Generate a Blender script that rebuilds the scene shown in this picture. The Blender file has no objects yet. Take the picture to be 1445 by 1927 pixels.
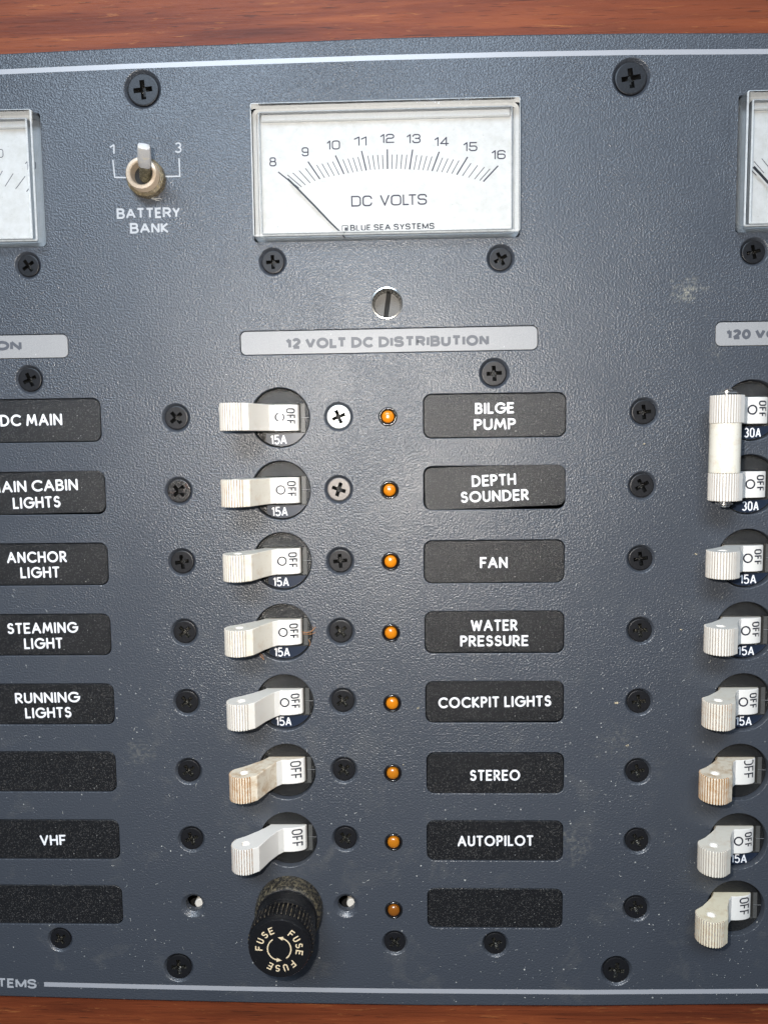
import bpy, math, random
from math import sin, cos, pi, radians
from mathutils import Vector, Matrix
from mathutils.geometry import tessellate_polygon, delaunay_2d_cdt

random.seed(7)
SC = bpy.context.scene
COL = SC.collection
S = 0.001                      # all dimensions below are millimetres on the panel

# panel frame: x to the right, y up, h out of the panel; world = (x, -h, y)
# ------------------------------------------------------------------ camera
F = 1447.0
R = [[0.9995072816899313, 0.012150548247539, 0.028940594777724572],
     [-0.009578571494720224, 0.9961265673107154, -0.08740773916473979],
     [-0.029890547283794675, 0.08708746221503345, 0.9957521424069448]]
CX, CY, CH = 61.3779, -7.6317, 199.1765        # camera in panel mm


def W(x, y, h=0.0):
    return Vector((x * S, -h * S, y * S))


def at(u, v, h=0.0):
    """measured photo point -> panel millimetres on the plane h"""
    d = ((u - 722.5) / F, (v - 963.5) / F, 1.0)
    p = [sum(R[k][i] * d[k] for k in range(3)) for i in range(3)]
    t = (CH - h) / p[2]
    return CX + t * p[0], CY - t * p[1]


cam_d = bpy.data.cameras.new('camera')
cam = bpy.data.objects.new('camera', cam_d)
COL.objects.link(cam)
rows = [[r[0], r[2], -r[1]] for r in R]         # camera axes in world
right, up, back = rows[0], [-c for c in rows[1]], [-c for c in rows[2]]
M = Matrix(((right[0], up[0], back[0]), (right[1], up[1], back[1]), (right[2], up[2], back[2]))).to_4x4()
M.translation = W(CX, CY, CH)
cam.matrix_world = M
cam_d.sensor_fit = 'HORIZONTAL'
cam_d.sensor_width = 36
cam_d.lens = F / 1445 * 36
cam_d.clip_start = 0.01
cam_d.clip_end = 20
SC.camera = cam

# ------------------------------------------------------------------ light
SC.view_settings.view_transform = 'Standard'
SC.view_settings.look = 'None'
SC.view_settings.exposure = 0.0
SC.view_settings.gamma = 1.0
SC.cycles.max_bounces = 8
SC.cycles.transparent_max_bounces = 24
world = bpy.data.worlds.new('World')
SC.world = world
world.use_nodes = True
bg = world.node_tree.nodes['Background']
bg.inputs[0].default_value = (0.72, 0.82, 1.0, 1)
bg.inputs[1].default_value = 0.11


def area(name, pos, target, sx, sy, power, color, disk=False):
    l = bpy.data.lights.new(name, 'AREA')
    l.shape = 'DISK' if disk else 'RECTANGLE'
    l.size = sx * S
    l.size_y = sy * S
    l.energy = power
    l.color = color
    o = bpy.data.objects.new(name, l)
    COL.objects.link(o)
    p, t = W(*pos), W(*target)
    o.location = p
    o.rotation_euler = (t - p).to_track_quat('-Z', 'Y').to_euler()
    return o


area('phone_flash', (45, 6, 200), (50, -15, 0), 7, 7, 0.60, (1.0, 0.93, 0.84), True)
area('window_light_above', (-100, 585, 830), (40, 0, 0), 560, 240, 10.0, (0.66, 0.82, 1.0))
area('window_light_side', (780, 800, 600), (60, -20, 0), 320, 320, 1.7, (0.78, 0.88, 1.0))

# ------------------------------------------------------------------ materials


class N:
    """small node helper"""
    def __init__(self, name):
        self.m = bpy.data.materials.new(name)
        self.m.use_nodes = True
        self.t = self.m.node_tree
        self.p = self.t.nodes['Principled BSDF']
        self.out = self.t.nodes['Material Output']
        self._c = None

    def n(self, typ, **kw):
        x = self.t.nodes.new(typ)
        for k, v in kw.items():
            setattr(x, k, v)
        return x

    def l(self, a, b):
        self.t.links.new(a, b)

    def co(self, sx=1, sy=1, sz=1):
        """object coordinates in millimetres"""
        if self._c is None:
            self._c = self.n('ShaderNodeTexCoord')
        mp = self.n('ShaderNodeMapping')
        mp.inputs['Scale'].default_value = (sx / S, sy / S, sz / S)
        self.l(self._c.outputs['Object'], mp.inputs['Vector'])
        return mp.outputs[0]

    def noise(self, scale, detail=2, rough=0.5, co=None, dist=0.0):
        x = self.n('ShaderNodeTexNoise')
        x.inputs['Scale'].default_value = scale
        x.inputs['Detail'].default_value = detail
        x.inputs['Roughness'].default_value = rough
        x.inputs['Distortion'].default_value = dist
        self.l(co or self.co(), x.inputs['Vector'])
        return x.outputs['Fac']

    def voro(self, scale, co=None, feature='F1'):
        x = self.n('ShaderNodeTexVoronoi', feature=feature)
        x.inputs['Scale'].default_value = scale
        self.l(co or self.co(), x.inputs['Vector'])
        return x

    def ramp(self, fac, stops, interp='LINEAR'):
        x = self.n('ShaderNodeValToRGB')
        x.color_ramp.interpolation = interp
        e = x.color_ramp.elements
        while len(e) < len(stops):
            e.new(0.5)
        for k, (p, c) in enumerate(stops):
            e[k].position = p
            e[k].color = (*c, 1) if isinstance(c, tuple) else (c, c, c, 1)
        self.l(fac, x.inputs['Fac'])
        return x.outputs['Color']

    def math(self, op, a, b=None, clamp=False):
        x = self.n('ShaderNodeMath', operation=op)
        x.use_clamp = clamp
        for i, v in enumerate((a, b)):
            if v is None:
                continue
            if isinstance(v, (int, float)):
                x.inputs[i].default_value = v
            else:
                self.l(v, x.inputs[i])
        return x.outputs[0]

    def mix(self, fac, a, b):
        x = self.n('ShaderNodeMix', data_type='RGBA')
        for sock, v in ((x.inputs[0], fac), (x.inputs[6], a), (x.inputs[7], b)):
            if isinstance(v, tuple):
                sock.default_value = (*v, 1)
            elif isinstance(v, (int, float)):
                sock.default_value = v
            else:
                self.l(v, sock)
        return x.outputs[2]

    def bump(self, height, dist, strength=1.0, normal=None):
        x = self.n('ShaderNodeBump')
        x.inputs['Distance'].default_value = dist * S
        x.inputs['Strength'].default_value = strength
        self.l(height, x.inputs['Height'])
        if normal is not None:
            self.l(normal, x.inputs['Normal'])
        return x.outputs[0]

    def set(self, **kw):
        names = dict(base='Base Color', rough='Roughness', metal='Metallic', spec='Specular IOR Level',
                     coat='Coat Weight', coatr='Coat Roughness', ior='IOR', sub='Subsurface Weight',
                     normal='Normal', alpha='Alpha')
        for k, v in kw.items():
            s = self.p.inputs[names[k]]
            if isinstance(v, tuple):
                s.default_value = (*v, 1)
            elif isinstance(v, (int, float)):
                s.default_value = v
            else:
                self.l(v, s)
        return self.m


def dust_mask(g, co=None, scale=1.6, size=0.10, cover=0.5):
    """sparse irregular specks"""
    co = co or g.co()
    v = g.voro(scale, co)
    n = g.noise(scale * 3.1, 2, 0.6, co)
    d = g.math('ADD', v.outputs['Distance'], g.math('MULTIPLY', g.math('SUBTRACT', n, 0.5), 0.22))
    pick = g.n('ShaderNodeSeparateColor')
    g.l(v.outputs['Color'], pick.inputs[0])
    keep = g.math('LESS_THAN', pick.outputs[0], cover)
    sz = g.math('MULTIPLY', pick.outputs[1], size)
    m = g.math('LESS_THAN', d, sz)
    return g.math('MULTIPLY', m, keep)


def mat_panel():
    g = N('slate_textured_paint')
    co = g.co()
    a = g.noise(2.0, 1.2, 0.5, co)
    b = g.noise(4.0, 1.0, 0.5, co)
    h = g.math('ADD', g.ramp(a, [(0.30, 0.0), (0.70, 1.0)]), g.math('MULTIPLY', b, 0.5))
    amp = g.ramp(g.noise(0.028, 2, 0.5, co), [(0.35, 0.62), (0.65, 1.0)])
    nrm = g.bump(g.math('MULTIPLY', h, amp), 0.085, 1.0)
    big = g.noise(0.035, 3, 0.6, co)
    base = g.mix(big, (0.037, 0.043, 0.056), (0.046, 0.052, 0.064))
    fine = g.noise(5, 2, 0.6, co)
    base = g.mix(g.math('MULTIPLY', fine, 0.25), base, (0.085, 0.095, 0.11))
    # dry dust smears and specks, more of them low on the panel
    sep = g.n('ShaderNodeSeparateXYZ')
    g.l(co, sep.inputs[0])
    low = g.math('MULTIPLY', g.math('ADD', sep.outputs[1], 10), -1 / 110, clamp=True)
    sm = g.noise(0.07, 5, 0.7, co, 0.5)
    smf = g.ramp(sm, [(0.56, 0.0), (0.74, 0.26)])
    base = g.mix(g.math('MULTIPLY', smf, g.math('ADD', low, 0.12)), base, (0.16, 0.155, 0.14))
    dm = dust_mask(g, co, 0.75, 0.17, 0.30)
    dm2 = dust_mask(g, co, 1.7, 0.15, 0.12)
    clump = g.ramp(g.noise(0.05, 3, 0.6, co), [(0.42, 0.1), (0.62, 1.0)])
    dm = g.math('MULTIPLY', g.math('MULTIPLY', g.math('MAXIMUM', dm, dm2), clump), g.math('ADD', g.math('MULTIPLY', low, 0.8), 0.15))
    base = g.mix(dm, base, (0.55, 0.55, 0.52))
    # two rubbed patches of pale dirt
    for (u, v, r, k) in ((1290, 548, 4.2, 0.6), (1345, 655, 3.0, 0.3), (265, 1420, 6, 0.2), (1078, 1590, 5, 0.28), (1160, 1400, 7, 0.13)):
        x, y = at(u, v)
        vm = g.n('ShaderNodeVectorMath', operation='DISTANCE')
        g.l(co, vm.inputs[0])
        vm.inputs[1].default_value = (x, y, 0)
        wob = g.math('MULTIPLY', g.math('SUBTRACT', g.noise(0.22, 3, 0.7, co), 0.5), r * 3.2)
        f = g.math('SUBTRACT', 1.0, g.math('DIVIDE', g.math('ADD', vm.outputs['Value'], wob), r), clamp=True)
        nn = g.ramp(g.noise(0.9, 4, 0.7, co), [(0.45, 0.0), (0.62, 1.0)])
        base = g.mix(g.math('MULTIPLY', g.math('MULTIPLY', f, nn), k), base, (0.36, 0.34, 0.27))
    rough = g.math('ADD', 0.30, g.math('MULTIPLY', fine, 0.14))
    return g.set(base=base, rough=rough, normal=nrm, spec=0.72)


def mat_plate():
    g = N('black_glitter_film')
    co = g.co()
    a = g.noise(4.2, 3, 0.7, co)
    v = g.voro(4.6, co)
    sp = g.n('ShaderNodeSeparateColor')
    g.l(v.outputs['Color'], sp.inputs[0])
    spark = g.math('GREATER_THAN', sp.outputs[0], 0.88)
    base = g.mix(g.math('MULTIPLY', spark, 0.13), (0.009, 0.009, 0.010), (0.35, 0.34, 0.32))
    dm = dust_mask(g, co, 1.5, 0.16, 0.10)
    base = g.mix(dm, base, (0.4, 0.4, 0.37))
    nrm = g.bump(g.math('ADD', a, sp.outputs[1]), 0.11, 1.0)
    return g.set(base=base, rough=0.33, normal=nrm, spec=0.6)


def mat_header():
    g = N('pale_grey_film')
    co = g.co()
    n = g.noise(6, 3, 0.7, co)
    base = g.ramp(n, [(0.35, (0.25, 0.25, 0.255)), (0.68, (0.35, 0.35, 0.355))])
    dm = dust_mask(g, co, 1.5, 0.12, 0.15)
    base = g.mix(dm, base, (0.8, 0.8, 0.8))
    return g.set(base=base, rough=0.42, normal=g.bump(n, 0.03), spec=0.4)


def mat_simple(name, base, rough=0.4, metal=0.0, spec=0.5, bump=0.0, bscale=3.0, var=0.15, **kw):
    g = N(name)
    n = g.noise(bscale, 3, 0.6)
    c = g.mix(n, tuple(x * (1 - var) for x in base), tuple(min(1, x * (1 + var)) for x in base))
    a = dict(base=c, rough=rough, metal=metal, spec=spec, **kw)
    if bump:
        a['normal'] = g.bump(n, bump)
    return g.set(**a)


def mat_print(name, base, wear=0.15, rough=0.5):
    g = N(name)
    n = g.noise(2.2, 4, 0.7)
    f = g.ramp(n, [(0.30, 1.0), (0.42, 0.0)])
    c = g.mix(g.math('MULTIPLY', f, wear), base, tuple(x * 0.5 for x in base))
    return g.set(base=c, rough=rough)


def mat_toggle(name, stain, tint=(0.72, 0.69, 0.63)):
    g = N(name)
    co = g.co()
    n = g.noise(0.42, 6, 0.75, co, 0.2)
    f = g.ramp(n, [(0.50 - max(0, stain - .5) * .25, 0.0), (0.72 - max(0, stain - .5) * .3, 1.0)])
    base = g.mix(g.math('MULTIPLY', f, stain), tint, (0.42, 0.24, 0.09))
    n2 = g.noise(1.7, 4, 0.75, co)
    f2 = g.ramp(n2, [(0.66, 0.0), (0.74, 1.0)])
    base = g.mix(g.math('MULTIPLY', f2, min(1, stain * 1.1)), base, (0.22, 0.13, 0.06))
    return g.set(base=base, rough=0.42, spec=0.45, normal=g.bump(n2, 0.02), sub=0.0)


def mat_groove(name, stain):
    g = N(name)
    co = g.co()
    n = g.noise(0.9, 4, 0.7, co)
    f = g.ramp(n, [(0.35 - max(0, stain - .6) * .4, 0.0), (0.65 - max(0, stain - .6) * .4, 1.0)])
    base = g.mix(g.math('MULTIPLY', f, stain), (0.42, 0.39, 0.35), (0.34, 0.165, 0.05))
    return g.set(base=base, rough=0.6)


def mat_screw(name, base=(0.012, 0.012, 0.014), rough=0.34, metal=0.35):
    g = N(name)
    co = g.co()
    n = g.noise(1.6, 4, 0.7, co)
    f = g.ramp(n, [(0.58, 0.0), (0.8, 1.0)])
    b = g.mix(g.math('MULTIPLY', f, 0.35), base, (0.10, 0.09, 0.075))
    return g.set(base=b, rough=g.math('ADD', rough, g.math('MULTIPLY', n, 0.16)), metal=metal, normal=g.bump(n, 0.03))


def mat_recess(name='gritty_recess', th=0.52):
    g = N(name)
    n = g.noise(2.6, 4, 0.75)
    f = g.ramp(n, [(th, 0.0), (th + .14, 1.0)])
    b = g.mix(f, (0.008, 0.008, 0.008), (0.26, 0.245, 0.20))
    return g.set(base=b, rough=0.36, metal=0.4, normal=g.bump(n, 0.15))


def mat_wood():
    g = N('varnished_mahogany')
    co = g.co()
    warp = g.noise(0.012, 3, 0.5, g.co(1, 3, 1))
    long = g.noise(1.0, 5, 0.62, g.co(0.012, 0.22, 0.1), 0.5)
    c = g.ramp(long, [(0.30, (0.04, 0.008, 0.004)), (0.50, (0.145, 0.031, 0.011)), (0.70, (0.26, 0.068, 0.021))])
    band = g.noise(1.0, 3, 0.55, g.co(0.005, 0.06, 0.1), 0.5)
    c = g.mix(g.ramp(band, [(0.35, 0.0), (0.7, 0.55)]), c, (0.27, 0.066, 0.020))
    pores = g.noise(1.0, 2, 0.6, g.co(0.10, 1.7, 1), 0.1)
    pf = g.ramp(pores, [(0.61, 0.0), (0.67, 1.0)])
    c = g.mix(g.math('MULTIPLY', pf, 0.62), c, (0.045, 0.012, 0.006))
    fib = g.noise(1.0, 4, 0.7, g.co(0.10, 1.1, 1), 0.6)
    ff = g.ramp(fib, [(0.60, 0.0), (0.72, 1.0)])
    c = g.mix(g.math('MULTIPLY', ff, 0.38), c, (0.50, 0.20, 0.06))
    nrm = g.bump(g.math('ADD', pores, g.math('MULTIPLY', fib, 0.6)), 0.10)
    return g.set(base=c, rough=0.5, normal=nrm, spec=0.25)


def mat_acrylic(name, frost):
    """clear acrylic: see-through with a fresnel sheen, edges slightly milky"""
    g = N(name)
    tr = g.n('ShaderNodeBsdfTransparent')
    tr.inputs[0].default_value = (0.955, 0.96, 0.965, 1)
    gl = g.n('ShaderNodeBsdfGlossy')
    gl.inputs['Roughness'].default_value = 0.045
    fr = g.n('ShaderNodeFresnel')
    fr.inputs['IOR'].default_value = 1.49
    mx = g.n('ShaderNodeMixShader')
    g.l(g.math('MULTIPLY', fr.outputs[0], 1.4, True), mx.inputs[0])
    g.l(tr.outputs[0], mx.inputs[1])
    g.l(gl.outputs[0], mx.inputs[2])
    df = g.n('ShaderNodeBsdfDiffuse')
    df.inputs[0].default_value = (0.80, 0.84, 0.86, 1)
    m2 = g.n('ShaderNodeMixShader')
    n = g.noise(0.8, 4, 0.7)
    if frost < 0.06:
        f = g.math('MULTIPLY', g.ramp(n, [(0.55, 0.0), (0.75, 1.0)]), frost)
    else:
        f = g.math('MULTIPLY', g.math('ADD', n, 0.5), frost)
    g.l(f, m2.inputs[0])
    g.l(mx.outputs[0], m2.inputs[1])
    g.l(df.outputs[0], m2.inputs[2])
    nb = g.bump(g.noise(0.25, 2), 0.02)
    g.l(nb, gl.inputs['Normal'])
    g.l(m2.outputs[0], g.out.inputs['Surface'])
    return g.m


def mat_dusty(name, base, dust, amount, scale=1.0):
    g = N(name)
    co = g.co()
    n = g.noise(scale, 6, 0.8, co)
    f = g.ramp(n, [(0.70 - amount * 0.40, 0.0), (0.86 - amount * 0.34, 1.0)])
    b = g.mix(f, base, dust)
    n2 = g.noise(scale * 4, 3, 0.7, co)
    return g.set(base=b, rough=g.math('ADD', 0.25, g.math('MULTIPLY', f, 0.6)), normal=g.bump(n2, 0.12))


def mat_dial():
    g = N('white_dial_card')
    co = g.co()
    n = g.noise(0.35, 5, 0.7, co)
    c = g.ramp(n, [(0.3, (0.54, 0.54, 0.52)), (0.62, (0.63, 0.635, 0.63))])
    dm = dust_mask(g, co, 0.9, 0.13, 0.18)
    c = g.mix(g.math('MULTIPLY', dm, 0.6), c, (0.4, 0.4, 0.38))
    return g.set(base=c, rough=0.5, spec=0.3)


P = dict(
    panel=mat_panel(), plate=mat_plate(), header=mat_header(), wood=mat_wood(), dial=mat_dial(),
    white=mat_print('white_print', (0.80, 0.80, 0.82), 0.05),
    silver=mat_print('silver_grey_print', (0.40, 0.41, 0.43), 0.25),
    stripe=mat_print('pale_stripe_ink', (0.36, 0.365, 0.39), 0.12, 0.3),
    greyink=mat_print('grey_ink', (0.085, 0.09, 0.105), 0.1),
    ink=mat_print('black_ink', (0.02, 0.02, 0.03), 0.1),
    dialink=mat_print('dial_ink', (0.035, 0.03, 0.05), 0.2),
    screw=mat_screw('black_oxide_screw'),
    brightscrew=mat_screw('flash_bright_screw', (0.60, 0.60, 0.58), 0.30, 0.45),  # flash glare on this head is put into the base colour
    greyscrew=mat_screw('flash_grey_screw', (0.11, 0.10, 0.095), 0.34, 0.4),  # weaker flash glare, also put into the base colour
    rustscrew=mat_dusty('rust_specked_screw', (0.014, 0.013, 0.013), (0.15, 0.06, 0.035), 0.35, 0.6),
    recess=mat_recess(), recess1=mat_recess('clean_recess', 0.62),
    face=mat_dusty('black_breaker_plastic', (0.012, 0.012, 0.012), (0.05, 0.05, 0.048), 0.16, 1.3),
    facegrey=mat_simple('grey_slot_plastic', (0.075, 0.074, 0.070), 0.35, var=0.6, bump=0.08),
    ratingpad=mat_simple('blue_sheen_rating_strip', (0.010, 0.017, 0.034), 0.36, spec=0.6),  # bluish window reflection put into the base colour
    toggle=mat_toggle('ivory_toggle_plastic', 0.12),
    toggle2=mat_toggle('aged_ivory_plastic', 0.34, (0.72, 0.68, 0.59)),
    toggle3=mat_toggle('stained_ivory_plastic', 0.70, (0.74, 0.66, 0.53)),
    toggle4=mat_toggle('yellowed_ivory_plastic', 0.45, (0.76, 0.69, 0.52)),
    white_t=mat_toggle('white_toggle_plastic', 0.05, (0.75, 0.725, 0.68)),
    groove=mat_groove('ivory_groove', 0.16), groove2=mat_groove('aged_groove', 0.6), groove3=mat_groove('stained_groove', 1.0),
    amber3=mat_simple('brown_amber_lens', (0.22, 0.07, 0.005), 0.25, spec=0.6, var=0.15),  # lowest lamp: weaker flash there put into a browner lens colour
    amber1=mat_simple('orange_amber_lens', (0.52, 0.165, 0.003), 0.22, spec=0.6, var=0.1),
    bezel=mat_simple('gloss_black_bezel', (0.008, 0.008, 0.009), 0.18, spec=0.6),
    amber=mat_simple('amber_lens', (0.60, 0.185, 0.003), 0.22, spec=0.6, var=0.06, sub=0.0),
    amber2=mat_simple('dimmed_amber_lens', (0.42, 0.14, 0.005), 0.25, spec=0.6, var=0.1),  # lower lamps: weaker flash put into a darker lens colour
    bakelite=mat_dusty('black_bakelite', (0.007, 0.007, 0.008), (0.10, 0.095, 0.08), 0.12, 0.8),
    dustcollar=mat_dusty('dusty_black_collar', (0.02, 0.018, 0.015), (0.20, 0.165, 0.10), 0.55, 1.1),
    ribdirt=mat_dusty('dusty_rib', (0.012, 0.011, 0.011), (0.22, 0.17, 0.10), 0.55, 0.9),
    cream=mat_print('cream_engraving', (0.72, 0.58, 0.38), 0.3),
    acrylic=mat_acrylic('clear_acrylic', 0.059), acryledge=mat_acrylic('milky_acrylic_edge', 0.55),
    casein=mat_simple('pale_case_interior', (0.55, 0.56, 0.56), 0.5),
    blackcase=mat_simple('black_case', (0.02, 0.02, 0.02), 0.4),
    needle=mat_simple('needle_black', (0.02, 0.02, 0.025), 0.4),
    chrome=mat_simple('knurled_chrome', (0.75, 0.74, 0.70), 0.18, 1.0),
    darkmetal=mat_simple('dark_zinc', (0.085, 0.083, 0.08), 0.5, 0.5, bump=0.08, var=0.4),
    dustnut=mat_dusty('dusty_nut', (0.13, 0.105, 0.065), (0.36, 0.29, 0.17), 0.5, 1.1),
    brass=mat_simple('dull_brass', (0.52, 0.42, 0.32), 0.45, 0.4, bump=0.04, var=0.3),
    lever=mat_dusty('oxidised_lever', (0.52, 0.53, 0.55), (0.60, 0.55, 0.42), 0.45, 0.8),
    levershaft=mat_dusty('grimy_shaft', (0.10, 0.09, 0.06), (0.30, 0.27, 0.16), 0.5, 1.2),
    steel=mat_simple('bright_rivet', (0.75, 0.74, 0.72), 0.22, 1.0),
    tube=mat_toggle('yellowed_link_tube', 0.42, (0.72, 0.69, 0.60)),
    crumb=mat_simple('dry_crumb', (0.50, 0.42, 0.28), 0.8, var=0.4),
    lint=mat_simple('pale_lint', (0.66, 0.66, 0.62), 0.9, var=0.2),
    fibre=mat_simple('orange_fibre', (0.50, 0.22, 0.07), 0.7),
    hole=mat_simple('dark_hole', (0.008, 0.008, 0.008), 0.8),
    tan=mat_simple('pale_stud', (0.62, 0.57, 0.50), 0.6),
)

# ------------------------------------------------------------------ mesh helpers


class MB:
    def __init__(self):
        self.v, self.f, self.mi = [], [], []

    def add(self, vs, fs, mi=0):
        o = len(self.v)
        self.v += [tuple(p) for p in vs]
        for f in fs:
            self.f.append(tuple(i + o for i in f))
            self.mi.append(mi)

    def lathe(self, prof, n=48, cx=0, cy=0, mi=0, cap=True, radf=None):
        vs, fs = [], []
        for k, (r, h) in enumerate(prof):
            for i in range(n):
                a = 2 * pi * i / n
                rr = r * (radf(i, k) if radf else 1)
                vs.append((cx + rr * cos(a), cy + rr * sin(a), h))
        for k in range(len(prof) - 1):
            for i in range(n):
                j = (i + 1) % n
                fs.append((k * n + i, k * n + j, (k + 1) * n + j, (k + 1) * n + i))
        if cap:
            b = (len(prof) - 1) * n
            fs.append(tuple(b + i for i in range(n)))
        self.add(vs, fs, mi)

    def ring_walls(self, rings, mi=0):
        """rings: list of equal-length closed loops of (x,y,h)"""
        n = len(rings[0])
        vs = [p for r in rings for p in r]
        fs = []
        for k in range(len(rings) - 1):
            for i in range(n):
                j = (i + 1) % n
                fs.append((k * n + i, k * n + j, (k + 1) * n + j, (k + 1) * n + i))
        self.add(vs, fs, mi)

    def flat(self, outer, holes=(), h=0.0, mi=0):
        loops = [[Vector((x, y, 0)) for x, y in outer]] + [[Vector((x, y, 0)) for x, y in q] for q in holes]
        tris = tessellate_polygon(loops)
        vs = [(p.x, p.y, h) for q in loops for p in q]
        fs = []
        for t in tris:
            a, b, c = (vs[i] for i in t)
            s = (b[0] - a[0]) * (c[1] - a[1]) - (b[1] - a[1]) * (c[0] - a[0])
            fs.append(tuple(t) if s > 0 else tuple(reversed(t)))
        self.add(vs, fs, mi)

    def slab(self, shape, h1, h0, bev=0.15, holes=(), mi=0, mi_side=None):
        """shape(off) -> loop; top at h1, chamfer bev, sides to h0"""
        self.flat(shape(-bev), holes, h1, mi)
        rings = []
        for off, h in ((-bev, h1), (0, h1 - bev), (0, h0)):
            rings.append([(x, y, h) for x, y in shape(off)])
        self.ring_walls(rings[::-1], mi if mi_side is None else mi_side)

    def build(self, name, mats, parent=None, smooth=35, loc=None):
        me = bpy.data.meshes.new(name)
        me.from_pydata([(x * S, y * S, z * S) for x, y, z in self.v], [], self.f)
        for m in (mats if isinstance(mats, (list, tuple)) else [mats]):
            me.materials.append(P[m])
        me.polygons.foreach_set('material_index', self.mi)
        me.update()
        if smooth:
            me.shade_smooth()
            me.set_sharp_from_angle(angle=radians(smooth))
        o = bpy.data.objects.new(name, me)
        COL.objects.link(o)
        if parent is not None:
            o.parent = parent
        return o


def circ(r, n=40, cx=0, cy=0):
    return lambda off=0: [(cx + (r + off) * cos(2 * pi * i / n), cy + (r + off) * sin(2 * pi * i / n)) for i in range(n)]


def rrect(w, h, r, cx=0, cy=0, ang=0, n=6):
    def f(off=0):
        ww, hh, rr = w / 2 + off, h / 2 + off, max(0.02, r + off)
        out = []
        for k, (sx, sy) in enumerate(((1, 1), (-1, 1), (-1, -1), (1, -1))):
            for i in range(n + 1):
                a = k * pi / 2 + (pi / 2) * i / n
                x, y = sx * (ww - rr) + rr * cos(a), sy * (hh - rr) + rr * sin(a)
                ca, sa = cos(ang), sin(ang)
                out.append((cx + x * ca - y * sa, cy + x * sa + y * ca))
        return out
    return f


def place(o, x, y, h=0, rot=0):
    o.location = W(x, y, h)
    o.rotation_euler = (pi / 2, -rot, 0)
    return o


def empty(name, x, y, h=0, rot=0):
    o = bpy.data.objects.new(name, None)
    o.empty_display_size = 0.005
    COL.objects.link(o)
    return place(o, x, y, h, rot)


def tag(o, label=None, cat=None, group=None, kind=None):
    if label:
        o['label'] = label
    if cat:
        o['category'] = cat
    if group:
        o['group'] = group
    if kind:
        o['kind'] = kind
    return o


def copy_tree(o, parent=None):
    c = o.copy()
    COL.objects.link(c)
    c.parent = parent
    for ch in list(o.children):
        copy_tree(ch, c)
    return c


# ------------------------------------------------------------------ lettering: single-line glyphs drawn with a pen


def E(cx, cy, rx, ry, a0, a1, n=12):
    return [(cx + rx * cos(radians(a0 + (a1 - a0) * i / n)), cy + ry * sin(radians(a0 + (a1 - a0) * i / n))) for i in range(n + 1)]


def Q(w, r=0.26, a=None):
    """rounded square loop"""
    return (E(w - r, 1 - r, r, r, 0, 90, 5) + E(r, 1 - r, r, r, 90, 180, 5) + E(r, r, r, r, 180, 270, 5) + E(w - r, r, r, r, 270, 360, 5) + [(w, 1 - r)])


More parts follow.
